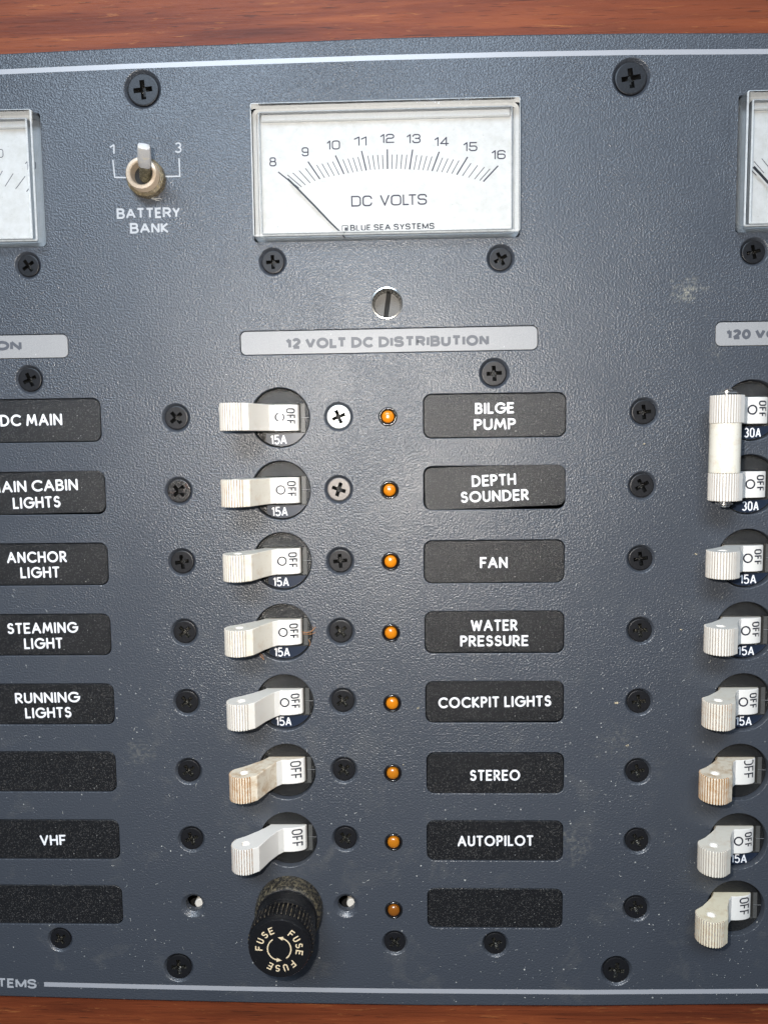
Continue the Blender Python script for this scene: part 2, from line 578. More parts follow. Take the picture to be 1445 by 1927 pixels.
GL = {
    'A': (.80, [[(0, 0), (.40, 1), (.80, 0)], [(.15, .34), (.65, .34)]]),
    'B': (.56, [[(.30, .53)] + [(0, .53), (0, 1), (.28, 1)] + E(.28, .765, .23, .235, 90, -90) + [(.32, .53)] + E(.30, .265, .27, .265, 90, -90)[1:] + [(0, 0), (0, .53)]]),
    'C': (.82, [E(.50, .5, .50, .5, 48, 312, 18)]),
    'D': (.72, [[(0, 0), (0, 1), (.24, 1)] + E(.24, .5, .48, .5, 90, -90, 16) + [(0, 0)]]),
    'E': (.50, [[(.50, 1), (0, 1), (0, 0), (.50, 0)], [(0, .52), (.44, .52)]]),
    'F': (.48, [[(.48, 1), (0, 1), (0, 0)], [(0, .50), (.42, .50)]]),
    'G': (.92, [E(.50, .5, .50, .5, 45, 360, 20) + [(.58, .5)]]),
    'H': (.66, [[(0, 0), (0, 1)], [(.66, 0), (.66, 1)], [(0, .52), (.66, .52)]]),
    'I': (.0, [[(0, 0), (0, 1)]]),
    'K': (.58, [[(0, 0), (0, 1)], [(.54, 1), (.03, .50), (.58, 0)]]),
    'L': (.42, [[(0, 1), (0, 0), (.42, 0)]]),
    'M': (.90, [[(0, 0), (.13, 1), (.45, .22), (.77, 1), (.90, 0)]]),
    'N': (.68, [[(0, 0), (0, 1), (.68, 0), (.68, 1)]]),
    'O': (1.0, [E(.5, .5, .5, .5, 90, 450, 26)]),
    'P': (.52, [[(0, 0), (0, 1), (.26, 1)] + E(.26, .735, .26, .265, 90, -90) + [(0, .47)]]),
    'R': (.56, [[(0, 0), (0, 1), (.26, 1)] + E(.26, .735, .26, .265, 90, -90) + [(0, .47)], [(.20, .47), (.56, 0)]]),
    'S': (.54, [E(.28, .76, .23, .24, 35, 250, 12) + E(.27, .27, .27, .27, 70, -145, 12)]),
    'T': (.54, [[(0, 1), (.54, 1)], [(.27, 1), (.27, 0)]]),
    'U': (.62, [[(0, 1)] + E(.31, .31, .31, .31, 180, 360, 12) + [(.62, 1)]]),
    'V': (.70, [[(0, 1), (.35, 0), (.70, 1)]]),
    'W': (1.05, [[(0, 1), (.27, 0), (.525, .92), (.78, 0), (1.05, 1)]]),
    'Y': (.62, [[(0, 1), (.31, .46), (.62, 1)], [(.31, .46), (.31, 0)]]),
    '0': (.56, [E(.28, .5, .28, .5, 90, 450, 22)]),
    '1': (.26, [[(0, .76), (.26, 1), (.26, 0)]]),
    '2': (.54, [E(.27, .73, .26, .27, 165, -35, 12) + [(0, 0), (.54, 0)]]),
    '3': (.52, [E(.25, .755, .23, .245, 155, -90, 10) + E(.25, .26, .27, .26, 90, -155, 10)[1:]]),
    '4': (.56, [[(.56, .26), (0, .26), (.40, 1), (.40, 0)]]),
    '5': (.52, [[(.48, 1), (.07, 1), (.02, .50)] + E(.25, .31, .27, .31, 125, -150, 12)]),
    '6': (.54, [E(.27, .31, .27, .31, 90, 450, 16), [(.01, .36), (.06, .68)] + E(.30, .70, .24, .30, 150, 40, 6)]),
    '8': (.54, [E(.27, .755, .22, .245, -90, 270, 16), E(.27, .265, .27, .265, 90, 450, 16)]),
    '9': (.54, [E(.27, .69, .27, .31, -90, 270, 16), [(.53, .64), (.48, .32)] + E(.24, .30, .24, .30, -30, -140, 6)]),
}
SQ = dict(GL)       # squared letters and figures of the dials
SQ['O'] = SQ['0'] = (.80, [Q(.80)])
SQ['D'] = (.74, [[(0, 0), (0, 1), (.48, 1)] + E(.48, .74, .26, .26, 90, 0, 5) + E(.48, .26, .26, .26, 0, -90, 5) + [(0, 0)]])
SQ['C'] = (.74, [[(.74, .74)] + E(.48, .74, .26, .26, 0, 90, 5) + E(.26, .74, .26, .26, 90, 180, 5) + E(.26, .26, .26, .26, 180, 270, 5) + E(.48, .26, .26, .26, 270, 360, 5)])
SQ['S'] = (.70, [[(.70, .78)] + E(.50, .80, .20, .20, 0, 90, 4) + E(.22, .78, .22, .22, 90, 180, 4) + E(.22, .74, .22, .22, 180, 270, 4) + E(.46, .28, .24, .24, 90, 0, 4) + E(.46, .24, .24, .24, 0, -90, 4) + E(.22, .22, .22, .22, 270, 180, 4)])
SQ['8'] = (.66, [[(.33, .53)] + E(.46, .73, .16, .20, -90, 0, 4) + E(.44, .84, .18, .16, 0, 90, 4) + E(.22, .84, .18, .16, 90, 180, 4) + E(.20, .73, .16, .20, 180, 270, 4) + E(.22, .31, .22, .22, 90, 180, 4) + E(.22, .22, .22, .22, 180, 270, 4) + E(.44, .22, .22, .22, 270, 360, 4) + E(.44, .31, .22, .22, 0, 90, 4) + [(.22, .53)]])
SQ['9'] = (.66, [[(.66, .44), (.22, .44)] + E(.22, .64, .22, .20, 270, 180, 4) + E(.22, .78, .22, .22, 180, 90, 4) + E(.44, .78, .22, .22, 90, 0, 4) + E(.44, .22, .22, .22, 0, -90, 4) + E(.22, .22, .22, .22, 270, 190, 4)])
SQ['6'] = (.66, [[(0, .56), (.44, .56)] + E(.44, .36, .22, .20, 90, 0, 4) + E(.44, .22, .22, .22, 0, -90, 4) + E(.22, .22, .22, .22, 270, 180, 4) + E(.22, .78, .22, .22, 180, 90, 4) + E(.44, .78, .22, .22, 90, 10, 4)])
SQ['2'] = (.66, [[(0, .78)] + E(.22, .78, .22, .22, 180, 90, 4)[1:] + E(.44, .78, .22, .22, 90, 0, 4) + E(.44, .70, .22, .18, 0, -90, 4) + E(.20, .30, .20, .22, 90, 180, 4) + [(0, 0), (.66, 0)]])
SQ['3'] = (.66, [E(.22, .80, .20, .20, 180, 90, 4) + E(.44, .80, .20, .20, 90, 0, 4) + E(.44, .73, .20, .20, 0, -90, 4) + [(.25, .53), (.44, .53)] + E(.44, .31, .22, .22, 90, 0, 4) + E(.44, .22, .22, .22, 0, -90, 4) + E(.22, .22, .22, .22, 270, 180, 4)])
SQ['4'] = (.70, [[(.70, .24), (0, .24), (.52, 1), (.52, 0)]])
SQ['5'] = (.66, [[(.62, 1), (.05, 1), (.03, .56), (.44, .58)] + E(.44, .36, .22, .22, 90, 0, 4) + E(.44, .22, .22, .22, 0, -90, 4) + E(.22, .22, .22, .22, 270, 180, 4)])
for k_ in '12345689':
    pass
WIDE = {k: (v[0], v[1]) for k, v in GL.items()}
WIDE['M'] = (.84, [[(0, 0), (0, 1), (.42, .08), (.84, 1), (.84, 0)]])
WIDE['G'] = (.84, [E(.50, .5, .50, .5, 45, 345, 20) + [(.86, .46), (.52, .46)]])
WIDE['O'] = (.86, [E(.43, .5, .43, .5, 90, 450, 24)])
WIDE['C'] = (.78, [E(.43, .5, .43, .5, 42, 318, 18)])
WIDE['L'] = (.50, [[(0, 1), (0, 0), (.50, 0)]])
WIDE['T'] = (.64, [[(0, 1), (.64, 1)], [(.32, 1), (.32, 0)]])
WIDE['1'] = (.28, [[(.0, .72), (.28, .98), (.28, 0)]])
WIDE['S'] = (.66, [[(.64, .74)] + E(.40, .78, .22, .22, 20, 90, 4) + E(.26, .78, .26, .22, 90, 180, 4) + E(.26, .74, .26, .20, 180, 260, 4) + E(.38, .26, .28, .26, 80, 0, 4) + E(.38, .24, .28, .24, 0, -90, 4) + E(.26, .24, .26, .24, 270, 185, 4)])
WIDE['R'] = (.66, [[(0, 0), (0, 1), (.34, 1)] + E(.36, .74, .27, .26, 90, -90) + [(0, .48)], [(.34, .48), (.66, 0)]])
WIDE['B'] = (.64, [[(0, .53), (0, 1), (.32, 1)] + E(.34, .765, .25, .235, 90, -90) + [(0, .53)], [(.34, .53)] + E(.36, .265, .28, .265, 90, -90) + [(0, 0), (0, .53)]])
WIDE['I'] = (.0, [[(0, 0), (0, 1)]])
WIDE['N'] = (.62, [[(0, 0), (0, 1), (.62, 0), (.62, 1)]])
WIDE['3'] = (.54, [E(.26, .755, .24, .245, 155, -90, 10) + E(.26, .26, .28, .26, 90, -155, 10)[1:]])
NAR = dict(GL)      # condensed letters on the breakers
NAR['O'] = (.50, [[(.50, .28), (.50, .72)] + E(.25, .72, .25, .28, 0, 180, 8) + E(.25, .28, .25, .28, 180, 360, 8)])
NAR['0'] = NAR['O']
NAR['F'] = (.40, [[(.40, 1), (0, 1), (0, 0)], [(0, .50), (.36, .50)]])
NAR['U'] = (.50, [[(0, 1)] + E(.25, .28, .25, .28, 180, 360, 8) + [(.50, 1)]])
NAR['A'] = (.60, [[(0, 0), (.30, 1), (.60, 0)], [(.12, .30), (.48, .30)]])
NAR['1'] = (.22, [[(0, .78), (.22, 1), (.22, 0)]])


def stroke(mb, pts, hw, fn, lift, rnd=True, mi=0, sub=None):
    """ribbon of half width hw along pts in plane units, mapped by fn(x, y) -> (x, y, h)"""
    P2 = [pts[0]]
    for p in pts[1:]:
        if math.hypot(p[0] - P2[-1][0], p[1] - P2[-1][1]) > 1e-4:
            P2.append(p)
    closed = len(P2) > 3 and math.hypot(P2[0][0] - P2[-1][0], P2[0][1] - P2[-1][1]) < 1e-3
    if closed:
        P2 = P2[:-1]
    if sub:
        Z = []
        m = len(P2)
        for i in range(m if closed else m - 1):
            a, b = P2[i], P2[(i + 1) % m]
            k = max(1, int(math.hypot(b[0] - a[0], b[1] - a[1]) / sub))
            Z += [(a[0] + (b[0] - a[0]) * j / k, a[1] + (b[1] - a[1]) * j / k) for j in range(k)]
        if not closed:
            Z.append(P2[-1])
        P2 = Z
    if not closed and len(P2) > 2:
        for i in range(1, len(P2) - 1):
            a1 = math.atan2(P2[i][1] - P2[i - 1][1], P2[i][0] - P2[i - 1][0])
            a2 = math.atan2(P2[i + 1][1] - P2[i][1], P2[i + 1][0] - P2[i][0])
            turn = abs((a2 - a1 + pi) % (2 * pi) - pi)
            if turn > radians(100):         # sharp corner: two pen strokes
                stroke(mb, P2[:i + 1], hw, fn, lift, rnd, mi, None)
                stroke(mb, P2[i:], hw, fn, lift + 0.0025, rnd, mi, None)
                return
    n = len(P2)
    L, Rr = [], []
    for i in range(n):
        a = P2[i - 1] if (i > 0 or closed) else None
        b = P2[(i + 1) % n] if (i < n - 1 or closed) else None
        p = P2[i]

        def nd(q, r):
            dx, dy = r[0] - q[0], r[1] - q[1]
            l = math.hypot(dx, dy) or 1
            return (-dy / l, dx / l)
        n1 = nd(a, p) if a else nd(p, b)
        n2 = nd(p, b) if b else n1
        mx, my = n1[0] + n2[0], n1[1] + n2[1]
        l2 = mx * mx + my * my
        k = 2 / l2 if l2 > 0.25 else 4.0
        k = min(k, 1.6 / math.sqrt(l2) if l2 > 1e-6 else 1)
        mx, my = mx * k * hw, my * k * hw
        L.append((p[0] + mx, p[1] + my))
        Rr.append((p[0] - mx, p[1] - my))
    vs = [fn(*p) for p in L] + [fn(*p) for p in Rr]
    vs = [(x, y, z + lift) for x, y, z in vs]
    fs = []
    for i in range(n if closed else n - 1):
        j = (i + 1) % n
        fs.append((i, n + i, n + j, j))
    if rnd and not closed:
        for i, q, s in ((0, P2[1], 1), (n - 1, P2[-2], 1)):
            p = P2[i]
            dx, dy = p[0] - q[0], p[1] - q[1]
            a0 = math.atan2(dy, dx)
            o = len(vs)
            fan = []
            for k in range(7):
                a = a0 - pi / 2 + pi * k / 6
                x, y, z = fn(p[0] + hw * cos(a), p[1] + hw * sin(a))
                vs.append((x, y, z + lift))
                fan.append(o + k)
            fs.append(tuple(fan))
    mb.add(vs, fs, mi)


def glyph_width(text, font, gap, space=.42):
    w = 0
    for i, c in enumerate(text):
        w += space if c == ' ' else font[c][0] + (gap if i < len(text) - 1 else 0)
    return w


def write(mb, text, x0, x1, y0, cap, pen, fn, font=GL, gap=.24, rnd=True, lift0=0.0, sub=None, mi=0, rise=0.0):
    """text between x0 and x1 on baseline y0; the whole line rises by `rise` from start to end"""
    n = len(text)
    step = pen + gap * .45 * cap
    word = (.62 if font is SQ else .34) * cap
    kern = .16 * cap * text.count('LT')
    fixed = sum(step for c in text[:-1] if c != ' ') + sum(word for c in text if c == ' ') + pen - kern
    w = sum(font[c][0] for c in text if c != ' ')
    sx = (x1 - x0 - fixed) / w if w > 1e-6 else 1
    sy = cap - pen
    x = x0 + pen / 2
    k = 0
    for q, c in enumerate(text):
        if c == ' ':
            x += word
            continue
        gw, strokes = font[c]
        for st in strokes:
            pts = [(x + px * sx, y0 + pen / 2 + py * sy) for px, py in st]
            stroke(mb, pts, pen / 2, fn, lift0 + 0.004 * (k % 3), rnd, mi, sub)
            k += 1
        x += gw * sx + step - (.16 * cap if text[q:q + 2] == 'LT' else 0)


def write_px(mb, text, u0, u1, v_base0, v_base1, cap_px, pen, org, h, font=GL, gap=.24, rnd=True, ang=0):
    """lettering measured in the photograph, in the frame of a thing standing at org"""
    xa, ya = at(u0, v_base0, h)
    xb, yb = at(u1, v_base1, h)
    _, yc = at(u0, v_base0 - cap_px, h)
    L = math.hypot(xb - xa, yb - ya)
    a = math.atan2(yb - ya, xb - xa)
    ca, sa, c0, s0 = cos(a), sin(a), cos(-ang), sin(-ang)

    def fn(x, y):
        X, Y = xa + x * ca - y * sa - org[0], ya + x * sa + y * ca - org[1]
        return (X * c0 - Y * s0, X * s0 + Y * c0, 0)
    write(mb, text, 0, L, 0, yc - ya, pen, fn, font, gap, rnd, h - org[2])


# ------------------------------------------------------------------ setting: the board behind
mb = MB()
bx0, by0 = -230, -330
nx = 2
OPEN = [(-140, -160), (260, -160), (260, 84), (-140, 84)]
mb.flat([(-260, -340), (380, -340), (380, 260), (-260, 260)], [OPEN[::-1]], 0)
mb.ring_walls([[(x, y, -11) for x, y in OPEN[::-1]], [(x, y, 0) for x, y in OPEN[::-1]]][::-1])
mb.ring_walls([[(-260, -340, -12), (380, -340, -12), (380, 260, -12), (-260, 260, -12)], [(-260, -340, 0), (380, -340, 0), (380, 260, 0), (-260, 260, 0)]])
board = mb.build('wall', 'wood', None, 0)
place(board, 0, 0, -3.0)
tag(board, 'varnished red mahogany board with horizontal grain behind the panel', kind='structure')

# ------------------------------------------------------------------ survey of the face plate
ROW = [-0.35 - 19.02 * i for i in range(8)]
DCX = [(526.5, 786), (528.5, 923), (531, 1057), (533, 1191), (536, 1323), (540, 1453), (543, 1581)]
ACX = [(1415, 772), (1411, 912), (1406.5, 1051.5), (1402.5, 1188), (1398, 1322), (1392, 1454), (1389, 1584), (1384, 1710)]
DC = [at(*p) for p in DCX]
AC = [at(*p) for p in ACX]
TAGS = []       # (px centre, text lines..)
R_BRK = 7.75
holes = []      # (kind, x, y, dims...)
for x, y in DC + AC:
    holes.append(('c', x, y, R_BRK, 0.18, 4.0))
LEDS = [(730, 784), (733, 922), (735, 1056.5), (735.5, 1191), (738, 1323.5), (739, 1455), (740.5, 1585), (741, 1713)]
# screws: px, radius mm, cross angle, kind
SCREWS = [
    (268, 167, 4.25, 5, 'large black cross-head screw below the top stripe, above the battery bank switch'),
    (1188, 145, 4.25, 8, 'large black cross-head screw below the top stripe, beyond figure sixteen of the dial'),
    (336, 1822, 3.75, 3, 'large black cross-head screw at the bottom, between the fuse holder and the stripe end'),
    (1160, 1828, 3.85, -8, 'large black cross-head screw near the bottom edge under the 120 volt screws'),
    (52, 499, 3.0, 35, 'small black cross-head screw under the cut-off meter and above the ON header'),
    (513, 492, 3.1, 3, 'small black cross-head screw below the volts dial, under its needle and figure eight'),
    (942, 486, 3.1, 28, 'small black cross-head screw below the volts dial, on the side of figure sixteen'),
    (1419, 473, 3.1, 12, 'small black cross-head screw under the meter that is cut off opposite the volts dial'),
    (55, 714, 3.3, 25, 'black cross-head screw between the ON header and the DC MAIN plate'),
    (930, 702, 3.45, 4, 'black cross-head screw above the BILGE PUMP plate'),
    (113, 1769, 3.1, 35, 'black cross-head screw under the lowest blank plate beside the bottom stripe'),
    (743, 1775, 3.1, 45, 'black cross-head screw right below the lowest amber indicator lamp'),
    (932, 1778, 3.25, 20, 'black cross-head screw under the blank plate below AUTOPILOT'),
]
ROWN = ['BILGE PUMP', 'DEPTH SOUNDER', 'FAN', 'WATER PRESSURE', 'COCKPIT LIGHTS', 'STEREO', 'AUTOPILOT', 'lowest blank']
LSC = [(331, 786, 40), (336, 924, 45), (342, 1058, 8), (347, 1190, 42), (351, 1322, 40), (355, 1452, 35), (360, 1580, 20)]
for i, (u, v, a) in enumerate(LSC):
    SCREWS.append((u, v, 3.3, a, ('black cross-head screw with rust specks' if i == 1 else 'black cross-head screw') + ' beside the knob of the %s breaker' % ROWN[i]))
RSC = [(637, 784, 22), (637.5, 921, -18), (640, 1056, 5), (641, 1189, 40), (645, 1320, 35), (647, 1450, 40), (650, 1579, 38)]
for i, (u, v, a) in enumerate(RSC):
    SCREWS.append((u, v, 3.3, a, ('bright worn-looking flash-lit silver' if i == 0 else 'greyish flash-lit' if i == 1 else 'black') +  # first head: no wear, flash glare put into its base colour
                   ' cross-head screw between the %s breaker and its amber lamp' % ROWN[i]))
QSC = [(1212, 775, 5), (1208.5, 914, 30), (1206, 1052, 8), (1205, 1187, 5), (1202.5, 1321.5, 8), (1200, 1452.5, 12), (1199, 1583, 28), (1197, 1710, 15)]
ACN = ['upper half of the double-pole breaker', 'lower half of the double-pole breaker', 'first single breaker under the double-pole one',
       'second single breaker under the double-pole one', 'third single breaker under the double-pole one',
       'stained breaker of the 120 volt column', 'last breaker marked 15A in the 120 volt column', 'lowest breaker of the 120 volt column']
for i, (u, v, a) in enumerate(QSC):
    SCREWS.append((u, v, 3.3, a, 'black cross-head screw facing the %s' % ACN[i]))
SXY = [(at(u, v), r, radians(a), lab) for u, v, r, a, lab in SCREWS]
for (x, y), r, a, lab in SXY:
    holes.append(('s', x, y, r + 0.22))
LXY = [at(u, v) for u, v in LEDS]
for x, y in LXY:
    holes.append(('c', x, y, 2.35, 0.1, 1.5))
EH = [at(363.5, 1705), at(651, 1705.5)]
for x, y in EH:
    holes.append(('e', x, y, 3.25))
ADJ = at(728, 570)
holes.append(('c', ADJ[0], ADJ[1], 3.9, 0.12, 1.0))
METERS = [(-63.6, 60.4), (56.85, 60.4), (177.2, 60.4)]
for x, y in METERS:
    holes.append(('r', x, y, 66.9, 32.7, 0.7, 0, 3.0))
# label pockets: centre px, width, height, plate angle, offset
PL = []
DCL = [(930.5, 781.5, 0, 0, 0), (930, 917.5, 0.030, 0.1, 0.25), (929.5, 1057, 0, 0, 0), (930, 1190, 0, 0, 0.1), (930.3, 1321.5, 0.006, 0, 0.15),
       (931.5, 1455.5, 0, 0, -0.15), (931, 1583, 0, 0, 0), (931, 1710.5, 0, 0, 0)]
for u, v, a, dx, dy in DCL:
    x, y = at(u, v)
    PL.append((x, y, a, dx, dy))
LRIGHT = [(189.5, 790), (198, 927), (203, 1061.5), (208, 1194.5), (214.5, 1325.5), (218, 1453), (224.5, 1581), (230, 1704)]
for k, (u, v) in enumerate(LRIGHT):
    x, y = at(u, v)
    PL.append((x - 18.2, y, 0.012 if k == 1 else 0.0, 0, 0.1 if k == 1 else 0))
PW, PH_, PR = 36.5, 11.35, 2.1
for x, y, a, dx, dy in PL:
    holes.append(('r', x, y, PW, PH_, PR, 0, 0.55))
HD = []
hx, hy = at((451 + 1010) / 2, 640.5)
HD.append((hx, hy, 76.0, 6.15, math.atan2(at(1010, 635)[1] - at(451, 646)[1], at(1010, 635)[0] - at(451, 646)[0])))
x, y = at(128, 650.5)
HD.append((x - 38.0, y, 76.0, 6.15, 0.0))
x, y = at(1346, 628.5)
HD.append((x + 38.0, y, 76.0, 6.15, 0.0))
for x, y, w, h, a in HD:
    holes.append(('r', x, y, w, h, 1.5, a, 0.42))
# switch and fuse openings
SW = at(277.5, 337)
FH = at(545, 1709)

# ------------------------------------------------------------------ the face plate
top_edge = [(0, 99.7), (240, 88), (480, 79.5), (740, 69), (1000, 63), (1200, 60.5), (1445, 60)]
bot_edge = [(0, 1876), (250, 1883), (500, 1889), (800, 1893.5), (1100, 1894.5), (1445, 1891)]
te = [at(u, v) for u, v in top_edge]
be = [at(u, v) for u, v in bot_edge]
te = [(-150, te[0][1] - 0.9)] + te + [(268, te[-1][1])]
be = [(-150, be[0][1] + 0.3)] + be + [(268, be[-1][1])]
outer = be + te[::-1]


def hole_fn(hh):
    if hh[0] == 'r':
        return rrect(hh[3], hh[4], hh[5], hh[1], hh[2], hh[6])
    return circ(hh[3], 48, hh[1], hh[2])


def loops_for(hh):
    f = hole_fn(hh)
    if hh[0] == 'c':
        b, d = hh[4], hh[5]
        prof = [(b, 0), (b * .3, -b * .3), (0, -b), (0, -d)]
    elif hh[0] == 's':
        prof = [(0.30, 0.0), (0.10, -0.10), (0, -0.3), (-1.6, -1.9)]
    elif hh[0] == 'e':
        prof = [(0.25, 0.0), (0.05, -0.08), (-0.95, -1.15), (-1.0, -3.0)]
    else:
        b, d = 0.16, hh[7]
        prof = [(b, 0), (b * .3, -b * .3), (0, -b), (0, -d)]
    return f, prof


def inside(px, py, loop):
    c = False
    j = len(loop) - 1
    for i in range(len(loop)):
        xi, yi = loop[i]
        xj, yj = loop[j]
        if (yi > py) != (yj > py) and px < (xj - xi) * (py - yi) / (yj - yi) + xi:
            c = not c
        j = i
    return c


verts, edges, hl = [], [], []
cor = 0.35
verts += [(x, y - cor if k >= len(be) else y + cor) for k, (x, y) in enumerate(outer)]
edges += [(i, (i + 1) % len(outer)) for i in range(len(outer))]
mb = MB()
for hh in holes:
    f, prof = loops_for(hh)
    lp = f(prof[0][0])
    o = len(verts)
    verts += lp
    edges += [(o + i, o + (i + 1) % len(lp)) for i in range(len(lp))]
    hl.append((lp, (min(p[0] for p in lp), max(p[0] for p in lp), min(p[1] for p in lp), max(p[1] for p in lp))))
    rings = [[(x, y, h) for x, y in f(o_)] for o_, h in prof]
    mb.ring_walls(rings)
cv, ce, cf, _, _, _ = delaunay_2d_cdt([Vector(v) for v in verts], edges, [list(range(len(outer)))], 1, 1e-4)
keep = []
for t in cf:
    mx = sum(cv[i][0] for i in t) / 3
    my = sum(cv[i][1] for i in t) / 3
    if any(b[0] < mx < b[1] and b[2] < my < b[3] and inside(mx, my, lp) for lp, b in hl):
        continue
    a, b, c = (cv[i] for i in t)
    s = (b[0] - a[0]) * (c[1] - a[1]) - (b[1] - a[1]) * (c[0] - a[0])
    keep.append(tuple(t) if s > 0 else tuple(reversed(t)))
mb.add([(v[0], v[1], 0) for v in cv], keep)
# rolled edge and thickness
n_ = len(outer)
o1 = [(x, (y - cor if k >= len(be) else y + cor), 0) for k, (x, y) in enumerate(outer)]
o2 = [(x, (y - .1 if k >= len(be) else y + .1), -0.12) for k, (x, y) in enumerate(outer)]
o3 = [(x, y, -0.4) for x, y in outer]
o4 = [(x, y, -3.0) for x, y in outer]
mb.ring_walls([o4, o3, o2, o1])
panel = empty('distribution_panel', 0, 0, 0)
tag(panel, 'slate blue textured metal switch panel holding all the breakers, plates and meters', 'switch panel')
face = mb.build('face_plate', 'panel', panel, 40)

# printed stripes and lettering of the plate


def strip(mb, pts, wid, lift=0.015):
    q = [at(u, v) for u, v in pts]
    n = len(q)
    vs, fs = [], []
    for i in range(n):
        a, b = q[max(0, i - 1)], q[min(n - 1, i + 1)]
        dx, dy = b[0] - a[0], b[1] - a[1]
        l = math.hypot(dx, dy)
        nx_, ny_ = -dy / l * wid / 2, dx / l * wid / 2
        vs += [(q[i][0] + nx_, q[i][1] + ny_, lift), (q[i][0] - nx_, q[i][1] - ny_, lift)]
    for i in range(n - 1):
        fs.append((2 * i, 2 * i + 1, 2 * i + 3, 2 * i + 2))
    mb.add(vs, fs)


mb = MB()
strip(mb, [(-300, 152), (0, 134.5), (240, 124), (480, 115.5), (720, 107.5), (960, 101.5), (1200, 97.5), (1445, 96), (1800, 96)], 1.22)
mb.build('stripe', 'stripe', panel, 0)
mb = MB()
strip(mb, [(83, 1853.3), (240, 1857), (480, 1862), (720, 1865.5), (1100, 1868), (1445, 1866), (1800, 1864)], 1.32)
mb.build('stripe', 'stripe', panel, 0)
mb = MB()
write_px(mb, 'BLUE SEA SYSTEMS', -196, 69, 1852, 1861.5, 17.5, 0.56, (0, 0, 0), 0.02, WIDE, .22, False)
mb.build('lettering', 'silver', panel, 0)
org0 = (0, 0, 0)
mb = MB()
write_px(mb, 'BATTERY', 220, 339.5, 411.5, 409, 20, 0.50, org0, 0.02, WIDE, .22, False)
mb.build('lettering', 'silver', panel, 0)
mb = MB()
write_px(mb, 'BANK', 245, 318, 439, 438, 20, 0.50, org0, 0.02, WIDE, .24, False)
mb.build('lettering', 'silver', panel, 0)
for t, u0, u1, v in (('1', 206, 216, 290), ('3', 329, 342, 287)):
    mb = MB()
    write_px(mb, t, u0, u1, v, v, 20, 0.36, org0, 0.02, WIDE, .2, False)
    mb.build('number', 'silver', panel, 0)
for pts in ([(212.5, 300), (216, 333), (238, 333.5)], [(337, 297), (338.5, 331), (308, 331.5)]):
    mb = MB()
    stroke(mb, [at(*p) for p in pts], 0.17, lambda x, y: (x, y, 0.02), 0, False)
    mb.build('bracket_line', 'silver', panel, 0)

# ------------------------------------------------------------------ screws


def cross(a, w, rot=0, k=1.0):
    p = [(w, a), (w, w), (a, w), (a, -w), (w, -w), (w, -a), (-w, -a), (-w, -w), (-a, -w), (-a, w), (-w, w), (-w, a)]
    return [(x * k * cos(rot) - y * k * sin(rot), x * k * sin(rot) + y * k * cos(rot)) for x, y in p][::-1]


def make_screw(r, mat, rec):
    mb = MB()
    n = 40
    a, w = r * 0.60, r * 0.155
    cr = cross(a, w)
    top = 0.02
    mb.flat([(r * .90 * cos(2 * pi * i / n), r * .90 * sin(2 * pi * i / n)) for i in range(n)], [cr], top, 0)
    mb.lathe([(r - .35, -1.2), (r, -0.55), (r, -0.16), (r * .98, -0.04), (r * .95, 0.0), (r * .90, top)], n, 0, 0, 0, cap=False)
    r0 = [(x, y, top) for x, y in cr]
    r1 = [(x, y, top - .45) for x, y in cross(a * .93, w * .96)]
    r2 = [(x, y, top - 1.5) for x, y in cross(a * .42, w * .62)]
    mb.ring_walls([r0, r1, r2], 1)
    mb.add(r2, [tuple(range(12))[::-1]], 1)
    o = mb.build('cross_head_screw', [mat, rec], None, 30)
    return o


protos = {}
for k, ((x, y), r, a, lab) in enumerate(SXY):
    r *= .93
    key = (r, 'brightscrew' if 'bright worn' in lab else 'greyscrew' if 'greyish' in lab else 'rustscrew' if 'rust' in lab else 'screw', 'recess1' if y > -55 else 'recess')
    if key not in protos:
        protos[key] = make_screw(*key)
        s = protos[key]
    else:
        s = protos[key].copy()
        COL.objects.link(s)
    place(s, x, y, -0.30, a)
    s.rotation_euler.x += random.uniform(-.012, .012)
    tag(s, lab, 'screw', 'screws fastening the panel and its breakers')

# pale studs visible in the empty holes
for k, (x, y) in enumerate(EH):
    mb = MB()
    mb.lathe([(1.35, -7.6), (1.35, -0.25), (1.1, 0)], 20)
    s = mb.build('stud', 'tan')
    place(s, *at(*((375.5, 1701.5), (661.5, 1701.5))[k], -3.2), -3.2)
    tag(s, 'pale stud inside the empty countersunk hole ' + ('beside the fuse holder, towards the stripe end' if k == 0 else 'between the fuse holder and the lowest lamp'), 'stud', 'studs in the empty screw holes')
# added dark sheet: cavity shade put into its colour so openings read as deep
mb = MB()
mb.flat([(-139, -159), (259, -159), (259, 83), (-139, 83)], (), 0)
bk = mb.build('shade_sheet', 'hole', panel, 0)
bk.location = (0, 0, -12 * S)

